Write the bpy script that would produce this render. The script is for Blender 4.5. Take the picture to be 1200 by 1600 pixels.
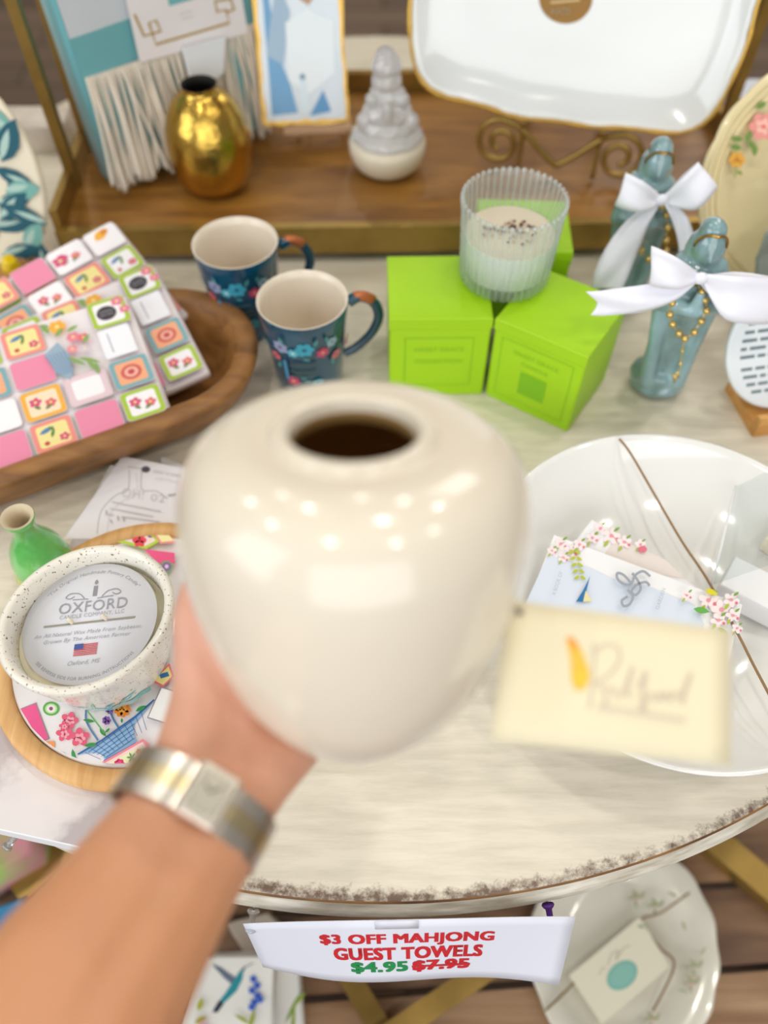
import bpy, bmesh, math, random
from mathutils import Vector, Matrix, noise
random.seed(7)
PI = math.pi
V = Vector
for o in list(bpy.data.objects):
    bpy.data.objects.remove(o)
SC = bpy.context.scene
COL = SC.collection

# ------------------------------------------------------------------ camera, light, exposure
ZT = 0.76                      # table top above the floor
H = 0.56                       # camera above the table top
F = 1250.0                     # focal length in pixels of the 1200x1600 frame
PITCH = math.radians(54.5)
CP, SP = math.cos(PITCH), math.sin(PITCH)
EYE = V((0, 0, ZT + H))
cam = bpy.data.cameras.new('camera')
cam.sensor_fit = 'VERTICAL'; cam.sensor_height = 24.0; cam.lens = F / 1600 * 24.0
cam.clip_start = 0.01; cam.clip_end = 60
cam.dof.use_dof = True; cam.dof.focus_distance = 0.535; cam.dof.aperture_fstop = 1.9
cam_o = bpy.data.objects.new('camera', cam); COL.objects.link(cam_o)
cam_o.location = EYE; cam_o.rotation_euler = (PI / 2 - PITCH, 0, 0)
SC.camera = cam_o
SC.view_settings.view_transform = 'Standard'; SC.view_settings.look = 'None'
SC.view_settings.gamma = 1.0; SC.view_settings.use_curve_mapping = False
SC.view_settings.exposure = -0.66

world = bpy.data.worlds.new('world'); SC.world = world; world.use_nodes = True
bg = world.node_tree.nodes['Background']
bg.inputs[0].default_value = (1.0, 0.94, 0.86, 1); bg.inputs[1].default_value = 0.37

def area(name, loc, target, power, size, color=(1, 1, 1), shape='DISK', size_y=None):
    l = bpy.data.lights.new(name, 'AREA'); l.energy = power; l.shape = shape; l.size = size
    if size_y: l.size_y = size_y
    l.color = color
    o = bpy.data.objects.new(name, l); COL.objects.link(o)
    o.location = loc
    o.rotation_euler = (V(target) - V(loc)).to_track_quat('-Z', 'Y').to_euler()
    return o
# daylight through the shop windows, then the ceiling downlights
area('door_daylight', (.3, -2.9, 2.0), (0, .4, ZT), 124, 3.6, (0.96, 0.98, 1.0), 'RECTANGLE', 2.4)
area('window_daylight', (-2.3, -0.9, 2.0), (0, .4, ZT), 48, 1.6, (0.86, 0.94, 1.0), 'RECTANGLE', 1.8)
area('shop_window_daylight', (1.6, 3.0, 2.9), (0, .4, ZT), 34, 1.3, (1.0, 0.96, 0.9), 'RECTANGLE', 1.0)
for i, (lx, ly) in enumerate([(-1.3, 0.5), (-.55, 1.5), (.35, 0.75), (1.2, 1.35), (.5, 2.1), (-.9, 2.5), (1.5, .1), (-.35, -.25), (.75, -.4), (-1.7, 1.6), (0.0, 2.9)]):
    area('ceiling_downlight', (lx, ly, 2.85), (lx, ly, 0), 8.0, .12, (1.0, 0.95, 0.86))

# ------------------------------------------------------------------ rays
def ray(px, py):
    u = (px - 600) / F; v = (800 - py) / F
    return V((u, CP + v * SP, -SP + v * CP))
def at(px, py, h):              # where the line of sight meets the level h above the table top
    d = ray(px, py); return EYE + d * ((h - H) / d.z)
def deep(px, py, d):            # the point at a distance d along the viewing axis
    return EYE + ray(px, py) * d
class Plane:
    def __init__(s, o, n): s.o = V(o); s.n = V(n).normalized()
    def hit(s, px, py, lift=0.0):
        d = ray(px, py); t = (s.o - EYE).dot(s.n) / d.dot(s.n)
        return EYE + d * t + s.n * lift

# ------------------------------------------------------------------ materials
def lin(c):
    return tuple(((x / 255) / 12.92 if x / 255 <= 0.04045 else ((x / 255 + 0.055) / 1.055) ** 2.4) for x in c)
MATS = {}
def mat(name, c, rough=.5, metal=0.0, coat=0.0, sss=0.0, spec=.5, trans=0.0, ior=1.45, vary=0.0, vscale=30, bump=0.0, bscale=60, stretch=(1, 1, 1), c2=None, emit=None, sheen=0):
    if name in MATS: return MATS[name]
    m = bpy.data.materials.new(name); m.use_nodes = True
    nt = m.node_tree; b = nt.nodes['Principled BSDF']
    col = lin(c) + (1,)
    b.inputs['Base Color'].default_value = col
    b.inputs['Roughness'].default_value = rough; b.inputs['Metallic'].default_value = metal
    b.inputs['Coat Weight'].default_value = coat; b.inputs['Coat Roughness'].default_value = .06
    b.inputs['Specular IOR Level'].default_value = spec
    b.inputs['IOR'].default_value = ior
    b.inputs['Transmission Weight'].default_value = trans
    b.inputs['Sheen Weight'].default_value = sheen
    if sss:
        b.inputs['Subsurface Weight'].default_value = sss
        b.inputs['Subsurface Radius'].default_value = (.012, .005, .003)
        b.inputs['Subsurface Scale'].default_value = 1.0
    if vary or c2 or bump:
        tc = nt.nodes.new('ShaderNodeTexCoord'); mp = nt.nodes.new('ShaderNodeMapping')
        mp.inputs['Scale'].default_value = stretch
        nt.links.new(tc.outputs['Object'], mp.inputs['Vector'])
    if vary or c2:
        n = nt.nodes.new('ShaderNodeTexNoise'); n.inputs['Scale'].default_value = vscale; n.inputs['Detail'].default_value = 5
        r = nt.nodes.new('ShaderNodeValToRGB')
        k = lin(c2) if c2 else tuple(max(0, x * (1 - vary)) for x in col[:3])
        r.color_ramp.elements[0].position = .35; r.color_ramp.elements[1].position = .65
        r.color_ramp.elements[0].color = tuple(k) + (1,); r.color_ramp.elements[1].color = col
        nt.links.new(mp.outputs[0], n.inputs['Vector']); nt.links.new(n.outputs['Fac'], r.inputs['Fac'])
        nt.links.new(r.outputs[0], b.inputs['Base Color'])
    if bump:
        n2 = nt.nodes.new('ShaderNodeTexNoise'); n2.inputs['Scale'].default_value = bscale; n2.inputs['Detail'].default_value = 4
        bp = nt.nodes.new('ShaderNodeBump'); bp.inputs['Strength'].default_value = bump; bp.inputs['Distance'].default_value = .002
        nt.links.new(mp.outputs[0], n2.inputs['Vector']); nt.links.new(n2.outputs['Fac'], bp.inputs['Height'])
        nt.links.new(bp.outputs[0], b.inputs['Normal'])
    MATS[name] = m
    return m
def ink(c, rough=.5):
    return mat('print_%d_%d_%d_%d' % (c[0], c[1], c[2], int(rough * 100)), c, rough)
def thin_glass(name, tint, ior=1.4, rough=.04, bump=0.0, milk=0.0, bscale=120):
    if name in MATS: return MATS[name]
    m = bpy.data.materials.new(name); m.use_nodes = True
    nt = m.node_tree; nt.nodes.clear()
    out = nt.nodes.new('ShaderNodeOutputMaterial'); mix = nt.nodes.new('ShaderNodeMixShader'); mk = nt.nodes.new('ShaderNodeMixShader')
    tr = nt.nodes.new('ShaderNodeBsdfTransparent'); tr.inputs[0].default_value = lin(tint) + (1,)
    df = nt.nodes.new('ShaderNodeBsdfDiffuse'); df.inputs[0].default_value = lin((240, 242, 242)) + (1,)
    gl = nt.nodes.new('ShaderNodeBsdfGlossy'); gl.inputs['Roughness'].default_value = rough
    lw = nt.nodes.new('ShaderNodeLayerWeight'); lw.inputs['Blend'].default_value = .5
    pw = nt.nodes.new('ShaderNodeMath'); pw.operation = 'POWER'; pw.inputs[1].default_value = 4.0; nt.links.new(lw.outputs['Facing'], pw.inputs[0])
    fr = nt.nodes.new('ShaderNodeMath'); fr.operation = 'MULTIPLY_ADD'; fr.inputs[1].default_value = (ior - 1) * 1.1; fr.inputs[2].default_value = ((ior - 1) / (ior + 1)) ** 2; nt.links.new(pw.outputs[0], fr.inputs[0])
    mk.inputs[0].default_value = milk
    nt.links.new(tr.outputs[0], mk.inputs[1]); nt.links.new(df.outputs[0], mk.inputs[2])
    nt.links.new(fr.outputs[0], mix.inputs[0]); nt.links.new(mk.outputs[0], mix.inputs[1]); nt.links.new(gl.outputs[0], mix.inputs[2])
    nt.links.new(mix.outputs[0], out.inputs[0])
    if bump:
        n2 = nt.nodes.new('ShaderNodeTexNoise'); n2.inputs['Scale'].default_value = bscale
        bp = nt.nodes.new('ShaderNodeBump'); bp.inputs['Strength'].default_value = bump; bp.inputs['Distance'].default_value = .003
        nt.links.new(n2.outputs['Fac'], bp.inputs['Height']); nt.links.new(bp.outputs[0], gl.inputs['Normal']); nt.links.new(bp.outputs[0], lw.inputs['Normal']); nt.links.new(bp.outputs[0], df.inputs['Normal'])
    MATS[name] = m
    return m
def wood(name, ca, cb, scale=(3, 40, 40), rough=.5, coat=0.0):
    if name in MATS: return MATS[name]
    m = bpy.data.materials.new(name); m.use_nodes = True
    nt = m.node_tree; b = nt.nodes['Principled BSDF']
    b.inputs['Roughness'].default_value = rough; b.inputs['Coat Weight'].default_value = coat
    tc = nt.nodes.new('ShaderNodeTexCoord'); mp = nt.nodes.new('ShaderNodeMapping'); mp.inputs['Scale'].default_value = scale
    n = nt.nodes.new('ShaderNodeTexNoise'); n.inputs['Scale'].default_value = 2.0; n.inputs['Detail'].default_value = 6; n.inputs['Distortion'].default_value = .6
    r = nt.nodes.new('ShaderNodeValToRGB'); r.color_ramp.elements[0].position = .3; r.color_ramp.elements[1].position = .7
    r.color_ramp.elements[0].color = lin(ca) + (1,); r.color_ramp.elements[1].color = lin(cb) + (1,)
    nt.links.new(tc.outputs['Object'], mp.inputs[0]); nt.links.new(mp.outputs[0], n.inputs['Vector'])
    nt.links.new(n.outputs['Fac'], r.inputs[0]); nt.links.new(r.outputs[0], b.inputs['Base Color'])
    bp = nt.nodes.new('ShaderNodeBump'); bp.inputs['Strength'].default_value = .15; bp.inputs['Distance'].default_value = .002
    nt.links.new(n.outputs['Fac'], bp.inputs['Height']); nt.links.new(bp.outputs[0], b.inputs['Normal'])
    MATS[name] = m
    return m

# ------------------------------------------------------------------ mesh builder
def cat(pts, n=6, closed=False):     # Catmull-Rom through points
    P = [V(p) for p in pts]; out = []
    L = len(P); rng = L if closed else L - 1
    for i in range(rng):
        if closed: a, b, c, d = P[(i - 1) % L], P[i], P[(i + 1) % L], P[(i + 2) % L]
        else: a, b, c, d = P[max(i - 1, 0)], P[i], P[i + 1], P[min(i + 2, L - 1)]
        for k in range(n):
            t = k / n
            out.append(.5 * ((2 * b) + (c - a) * t + (2 * a - 5 * b + 4 * c - d) * t * t + (3 * b - a - 3 * c + d) * t ** 3))
    if not closed: out.append(P[-1].copy())
    return out
_tc = {}
def text2d(s, bold=0.0, shear=0.0):
    k = (s, bold, shear)
    if k in _tc: return _tc[k]
    c = bpy.data.curves.new('t', 'FONT'); c.body = s; c.offset = bold; c.shear = shear; c.resolution_u = 3
    c.space_character = 1.06; c.align_x = 'CENTER'; c.align_y = 'CENTER'; c.size = 1
    o = bpy.data.objects.new('t', c); COL.objects.link(o)
    dg = bpy.context.evaluated_depsgraph_get()
    me = bpy.data.meshes.new_from_object(o.evaluated_get(dg))
    vs = [(v.co.x, v.co.y) for v in me.vertices]; fs = [tuple(p.vertices) for p in me.polygons]
    bpy.data.objects.remove(o); bpy.data.curves.remove(c); bpy.data.meshes.remove(me)
    xs = [v[0] for v in vs]; ys = [v[1] for v in vs]
    cx, cy = (min(xs) + max(xs)) / 2, (min(ys) + max(ys)) / 2
    vs = [(x - cx, y - cy) for x, y in vs]
    _tc[k] = (vs, fs, max(xs) - min(xs), max(ys) - min(ys))
    return _tc[k]
class MB:
    def __init__(s): s.v = []; s.f = []; s.fm = []; s.mats = []; s.sm = []
    def mi(s, m):
        if m not in s.mats: s.mats.append(m)
        return s.mats.index(m)
    def add(s, vs, fs, m, smooth=True):
        b = len(s.v); s.v += [V(p) for p in vs]; k = s.mi(m)
        for f in fs: s.f.append([b + i for i in f]); s.fm.append(k); s.sm.append(smooth)
        return b
    def box(s, lo, hi, m, M=None, taper=None):
        x0, y0, z0 = lo; x1, y1, z1 = hi
        vs = [V(p) for p in ((x0, y0, z0), (x1, y0, z0), (x1, y1, z0), (x0, y1, z0), (x0, y0, z1), (x1, y0, z1), (x1, y1, z1), (x0, y1, z1))]
        if M is not None: vs = [M @ p for p in vs]
        s.add(vs, [(0, 3, 2, 1), (4, 5, 6, 7), (0, 1, 5, 4), (1, 2, 6, 5), (2, 3, 7, 6), (3, 0, 4, 7)], m, False)
    def slab(s, outline, z0, z1, m, M=None, bevel=.0, mside=None, smooth_side=True):   # prism of a 2D outline with a small bevel
        n = len(outline); c = sum((V((p[0], p[1])) for p in outline), V((0, 0))) / n
        def ring(ins, z):
            r = []
            for p in outline:
                q = V((p[0], p[1])); d = q - c
                r.append((q.x - d.x * ins / max(d.length, 1e-6), q.y - d.y * ins / max(d.length, 1e-6), z))
            return r
        rings = [ring(bevel, z0), ring(0, z0 + bevel), ring(0, z1 - bevel), ring(bevel, z1)] if bevel else [ring(0, z0), ring(0, z1)]
        vs = [V(p) for r in rings for p in r]
        if M is not None: vs = [M @ p for p in vs]
        fs = []
        for k in range(len(rings) - 1):
            for i in range(n):
                j = (i + 1) % n; fs.append((k * n + i, k * n + j, (k + 1) * n + j, (k + 1) * n + i))
        b = s.add(vs, fs, mside or m, smooth_side)
        k = s.mi(m)
        s.f.append([b + i for i in reversed(range(n))]); s.fm.append(k); s.sm.append(False)
        s.f.append([b + (len(rings) - 1) * n + i for i in range(n)]); s.fm.append(k); s.sm.append(False)
    def lathe(s, prof, m, seg=48, M=None, rf=None, ms=None, cap0=False, cap1=False):
        n = len(prof); vs = []; fs = []
        for (r, z) in prof:
            for i in range(seg):
                a = 2 * PI * i / seg; rr = rf(a, r, z) if rf else r
                p = V((rr * math.cos(a), rr * math.sin(a), z)); vs.append(M @ p if M is not None else p)
        b = len(s.v); s.v += vs
        for k in range(n - 1):
            mm = s.mi(ms[k] if ms else m)
            for i in range(seg):
                j = (i + 1) % seg
                s.f.append([b + k * seg + i, b + k * seg + j, b + (k + 1) * seg + j, b + (k + 1) * seg + i]); s.fm.append(mm); s.sm.append(True)
        if cap0: s.f.append([b + i for i in reversed(range(seg))]); s.fm.append(s.mi(ms[0] if ms else m)); s.sm.append(False)
        if cap1: s.f.append([b + (n - 1) * seg + i for i in range(seg)]); s.fm.append(s.mi(ms[-1] if ms else m)); s.sm.append(False)
    def tube(s, path, r, m, seg=8, closed=False, flat=1.0, up=None):
        P = [V(p) for p in path]; n = len(P); R = r if isinstance(r, (list, tuple)) else [r] * n
        vs = []; fs = []; prev = V(up) if up else None
        for i in range(n):
            t = (P[(i + 1) % n] - P[i - 1]) if closed else (P[min(i + 1, n - 1)] - P[max(i - 1, 0)])
            if t.length < 1e-9: t = V((0, 0, 1))
            t.normalize()
            if prev is None: prev = t.orthogonal()
            x = prev - t * prev.dot(t)
            if x.length < 1e-6: x = t.orthogonal()
            x.normalize(); y = t.cross(x); prev = x
            for k in range(seg):
                a = 2 * PI * k / seg; vs.append(P[i] + x * (R[i] * math.cos(a)) + y * (R[i] * flat * math.sin(a)))
        for i in range(n if closed else n - 1):
            for k in range(seg):
                fs.append((i * seg + k, i * seg + (k + 1) % seg, ((i + 1) % n) * seg + (k + 1) % seg, ((i + 1) % n) * seg + k))
        b = s.add(vs, fs, m)
        if not closed:
            s.f.append([b + i for i in reversed(range(seg))]); s.fm.append(s.mi(m)); s.sm.append(False)
            s.f.append([b + (n - 1) * seg + i for i in range(seg)]); s.fm.append(s.mi(m)); s.sm.append(False)
    def ball(s, c, r, m, M=None, seg=14, rings=9):
        r = r if isinstance(r, (tuple, list)) else (r, r, r); c = V(c); vs = []; fs = []
        for j in range(rings + 1):
            th = PI * j / rings
            for i in range(seg):
                a = 2 * PI * i / seg
                p = c + V((r[0] * math.sin(th) * math.cos(a), r[1] * math.sin(th) * math.sin(a), r[2] * math.cos(th)))
                vs.append(M @ p if M is not None else p)
        for j in range(rings):
            for i in range(seg):
                fs.append((j * seg + i, (j + 1) * seg + i, (j + 1) * seg + (i + 1) % seg, j * seg + (i + 1) % seg))
        s.add(vs, fs, m)
    def grid(s, rows, m, thick=0.0, smooth=True):   # surface through rows of points
        nr, nc = len(rows), len(rows[0])
        vs = [V(p) for r in rows for p in r]
        fs = [(i * nc + j, i * nc + j + 1, (i + 1) * nc + j + 1, (i + 1) * nc + j) for i in range(nr - 1) for j in range(nc - 1)]
        if thick:
            nv = []
            for i in range(nr):
                for j in range(nc):
                    du = V(rows[i][min(j + 1, nc - 1)]) - V(rows[i][max(j - 1, 0)]); dv = V(rows[min(i + 1, nr - 1)][j]) - V(rows[max(i - 1, 0)][j])
                    nn = du.cross(dv)
                    if nn.length < 1e-12: nn = V((0, 0, 1))
                    nv.append(V(rows[i][j]) - nn.normalized() * thick)
            N = len(vs); vs = vs + nv
            fs2 = [tuple(N + k for k in reversed(f)) for f in fs]
            bd = [(0 * nc + j, 0 * nc + j + 1) for j in range(nc - 1)] + [(i * nc + nc - 1, (i + 1) * nc + nc - 1) for i in range(nr - 1)]
            bd += [((nr - 1) * nc + j + 1, (nr - 1) * nc + j) for j in range(nc - 1)] + [((i + 1) * nc, i * nc) for i in range(nr - 1)]
            fs = fs + fs2 + [(b, a, a + N, b + N) for a, b in bd]
        s.add(vs, fs, m, smooth)
    def build(s, name, parent=None, origin=None, M=None):
        if parent is not None: org = ORG[parent.name]
        else: org = V(origin) if origin is not None else V((0, 0, 0))
        me = bpy.data.meshes.new(name)
        vs = [(M @ p) if M is not None else p for p in s.v]
        me.from_pydata([tuple(p - org) for p in vs], [], s.f)
        for m in s.mats: me.materials.append(m)
        me.polygons.foreach_set('material_index', s.fm); me.polygons.foreach_set('use_smooth', s.sm)
        me.update()
        o = bpy.data.objects.new(name, me); COL.objects.link(o)
        if parent is not None: o.parent = parent
        else: o.location = org
        ORG[o.name] = org
        return o
ORG = {}
class Draw:                         # prints flat shapes of colour on a surface; f(u, v, lift) gives the point
    def __init__(s, mb, f, step=.00006, base=.0002): s.mb = mb; s.f = f; s.k = base; s.step = step
    def poly(s, pts, c, up=True):
        s.k += s.step if up else 0
        m = ink(c) if isinstance(c, tuple) else c
        s.mb.add([s.f(x, y, s.k) for x, y in pts], [tuple(range(len(pts)))], m, False)
    def disc(s, x, y, rx, c, ry=None, rot=0, n=18, up=True):
        ry = ry or rx
        s.poly([(x + rx * math.cos(a) * math.cos(rot) - ry * math.sin(a) * math.sin(rot), y + rx * math.cos(a) * math.sin(rot) + ry * math.sin(a) * math.cos(rot)) for a in [2 * PI * i / n for i in range(n)]], c, up)
    def rect(s, x0, y0, x1, y1, c, r=0.0, up=True):
        if not r: s.poly([(x0, y0), (x1, y0), (x1, y1), (x0, y1)], c, up); return
        pts = []
        for cx, cy, a0 in ((x1 - r, y0 + r, -PI / 2), (x1 - r, y1 - r, 0), (x0 + r, y1 - r, PI / 2), (x0 + r, y0 + r, PI)):
            pts += [(cx + r * math.cos(a0 + PI / 2 * i / 4), cy + r * math.sin(a0 + PI / 2 * i / 4)) for i in range(5)]
        s.poly(pts, c, up)
    def quadframe(s, q, c_out, c_in, k=.78):      # a tile with a coloured border, from its four corners
        cx = sum(p[0] for p in q) / 4; cy = sum(p[1] for p in q) / 4
        s.poly(q, c_out); s.poly([(cx + (x - cx) * k, cy + (y - cy) * k) for x, y in q], c_in)
    def line(s, pts, w, c, up=True):
        s.k += s.step if up else 0
        m = ink(c) if isinstance(c, tuple) else c
        n = len(pts); L = []
        for i in range(n):
            a = pts[max(i - 1, 0)]; b = pts[min(i + 1, n - 1)]
            dx, dy = b[0] - a[0], b[1] - a[1]; l = math.hypot(dx, dy) or 1
            ww = w[i] if isinstance(w, (list, tuple)) else w
            L.append(((pts[i][0] - dy / l * ww / 2, pts[i][1] + dx / l * ww / 2), (pts[i][0] + dy / l * ww / 2, pts[i][1] - dx / l * ww / 2)))
        vs = [s.f(p[0], p[1], s.k) for ab in L for p in ab]
        s.mb.add(vs, [(2 * i, 2 * i + 1, 2 * i + 3, 2 * i + 2) for i in range(n - 1)], m, False)
    def curve(s, pts, w, c, n=6):
        s.line([(p.x, p.y) for p in cat([(a, b, 0) for a, b in pts], n)], w, c)
    def leaf(s, x, y, ang, ln, w, c):
        dx, dy = math.cos(ang), math.sin(ang); pts = []
        for t, k in ((0, 0), (.25, .8), (.5, 1), (.75, .7), (1, 0), (.75, -.7), (.5, -1), (.25, -.8)):
            pts.append((x + dx * ln * t - dy * w * k / 2, y + dy * ln * t + dx * w * k / 2))
        s.poly(pts, c)
    def flower(s, x, y, r, c, cc, n=5, rot=0.0, ky=1.0):
        for i in range(n):
            a = rot + 2 * PI * i / n
            s.disc(x + .55 * r * math.cos(a), y + .55 * r * math.sin(a) * ky, .48 * r, c, .4 * r * ky, a, 10, up=(i % 2 == 0))
        s.disc(x, y, r * .25, cc, r * .25 * ky, n=10)
    def text(s, st, x, y, w, h, c, bold=0.0, shear=0.0, rot=0.0, fn=None, flip=False):
        vs, fs, tw, th = text2d(st, 0.0, shear) if not bold else text2d(st + '', 0.0, shear)
        s.k += s.step; m = ink(c) if isinstance(c, tuple) else c
        kx = w / tw; ky = (h / th) if h else kx
        if flip: ky = -ky
        offs = [(0, 0)] if not bold else [(dx * bold, dy * bold) for dx in (-1, -.33, .33, 1) for dy in (-.5, .5)]
        for ox, oy in offs:
            out = []
            for a, b in vs:
                a = (a + ox) * kx; b = (b + oy) * ky
                if fn: p = fn(a, b)
                else: p = (x + a * math.cos(rot) - b * math.sin(rot), y + a * math.sin(rot) + b * math.cos(rot))
                out.append(s.f(p[0], p[1], s.k))
            s.mb.add(out, fs, m, False)

def thing(name, loc, label, cat_, group=None):
    o = bpy.data.objects.new(name, None); o.empty_display_size = .03; COL.objects.link(o); o.location = V(loc)
    ORG[o.name] = V(loc); return tag(o, label, cat_, group)
def tag(o, label, cat_, group=None, kind=None):
    if label: o['label'] = label
    if cat_: o['category'] = cat_
    if group: o['group'] = group
    if kind: o['kind'] = kind
    return o
def struct(o): o['kind'] = 'structure'; return o
def part(o, label): o['label'] = label; return o
def copy_tree(o, loc):
    r = o.copy(); COL.objects.link(r); r.location = V(loc); ORG[r.name] = V(loc)
    for ch in list(o.children):
        c = ch.copy(); COL.objects.link(c); c.parent = r; ORG[c.name] = V(loc)
        for g in list(ch.children):
            d = g.copy(); COL.objects.link(d); d.parent = c; ORG[d.name] = V(loc)
    return r
def blob(name, balls, voxel, m, parent=None, origin=None, smooth=6, M=None):
    """one continuous surface grown around overlapping balls (centre, radii)"""
    bm = bmesh.new()
    for c, r in balls:
        r = r if isinstance(r, (tuple, list)) else (r, r, r)
        X = Matrix.Translation(V(c)) @ Matrix.Diagonal((r[0], r[1], r[2], 1))
        bmesh.ops.create_icosphere(bm, subdivisions=2, radius=1.0, matrix=X)
    me = bpy.data.meshes.new('b'); bm.to_mesh(me); bm.free()
    t = bpy.data.objects.new('b', me); COL.objects.link(t)
    md = t.modifiers.new('r', 'REMESH'); md.mode = 'VOXEL'; md.voxel_size = voxel
    ms = t.modifiers.new('s', 'SMOOTH'); ms.factor = .5; ms.iterations = smooth
    dg = bpy.context.evaluated_depsgraph_get()
    me2 = bpy.data.meshes.new_from_object(t.evaluated_get(dg))
    bpy.data.objects.remove(t); bpy.data.meshes.remove(me)
    org = ORG[parent.name] if parent is not None else V(origin or (0, 0, 0))
    for v in me2.vertices: v.co = ((M @ v.co) if M is not None else v.co) - org
    me2.materials.clear(); me2.materials.append(m)
    for p in me2.polygons: p.use_smooth = True
    me2.name = name
    o = bpy.data.objects.new(name, me2); COL.objects.link(o); ORG[o.name] = org
    if parent is not None: o.parent = parent
    else: o.location = org
    return o
def chain(pts, n=None):            # tapered limb as overlapping balls: pts = (centre, radius)
    out = []
    for (a, ra), (b, rb) in zip(pts[:-1], pts[1:]):
        a, b = V(a), V(b); k = max(2, int((b - a).length / (min(ra, rb) * .28)) + 1) if not n else n
        for i in range(k): out.append((a.lerp(b, i / k), ra + (rb - ra) * i / k))
    out.append((V(pts[-1][0]), pts[-1][1]))
    return out
def frame(o, x, y):                # matrix with x, y axes and z = x cross y
    x = V(x).normalized(); z = x.cross(V(y)).normalized(); y = z.cross(x)
    M = Matrix((x, y, z)).transposed().to_4x4(); M.translation = V(o); return M

# common materials
GOLD = mat('gold_metal', (200, 152, 62), .28, 1.0, vary=.15, vscale=40)
BRASS = mat('brass_paint', (178, 146, 80), .38, .75, vary=.25, vscale=25)
WHITE_CER = mat('white_glazed_ceramic', (235, 234, 230), .12, coat=.6)
PAPER = mat('white_paper', (236, 236, 238), .6)
CREAM_PAPER = mat('cream_card', (231, 220, 187), .6)
TWINE = mat('jute_twine', (150, 120, 84), .9, bump=.5, bscale=400)
CLEAR = thin_glass('clear_plastic', (246, 248, 248), 1.25, .1)

# ------------------------------------------------------------------ setting: floor
def floor_mat():
    m = bpy.data.materials.new('plank_floor'); m.use_nodes = True; nt = m.node_tree; b = nt.nodes['Principled BSDF']
    b.inputs['Roughness'].default_value = .5
    tc = nt.nodes.new('ShaderNodeTexCoord'); br = nt.nodes.new('ShaderNodeTexBrick')
    br.inputs['Color1'].default_value = lin((128, 108, 92)) + (1,); br.inputs['Color2'].default_value = lin((104, 86, 74)) + (1,); br.inputs['Mortar'].default_value = lin((50, 40, 34)) + (1,)
    br.inputs['Scale'].default_value = 1.0; br.inputs['Brick Width'].default_value = 1.2; br.inputs['Row Height'].default_value = .14; br.inputs['Mortar Size'].default_value = .004
    nt.links.new(tc.outputs['Object'], br.inputs['Vector']); nt.links.new(br.outputs['Color'], b.inputs['Base Color'])
    return m
mb = MB(); mb.box((-4, -3, -.05), (4, 6, 0), floor_mat()); struct(mb.build('floor'))
WALLM = mat('cream_wall', (206, 196, 180), .8)
mb = MB(); mb.box((-4, 6, -.05), (4, 6.1, 3.2), WALLM); struct(mb.build('wall_back'))
mb = MB(); mb.box((-4.1, -3, -.05), (-4, 6.1, 3.2), WALLM); struct(mb.build('wall_left'))

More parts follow.
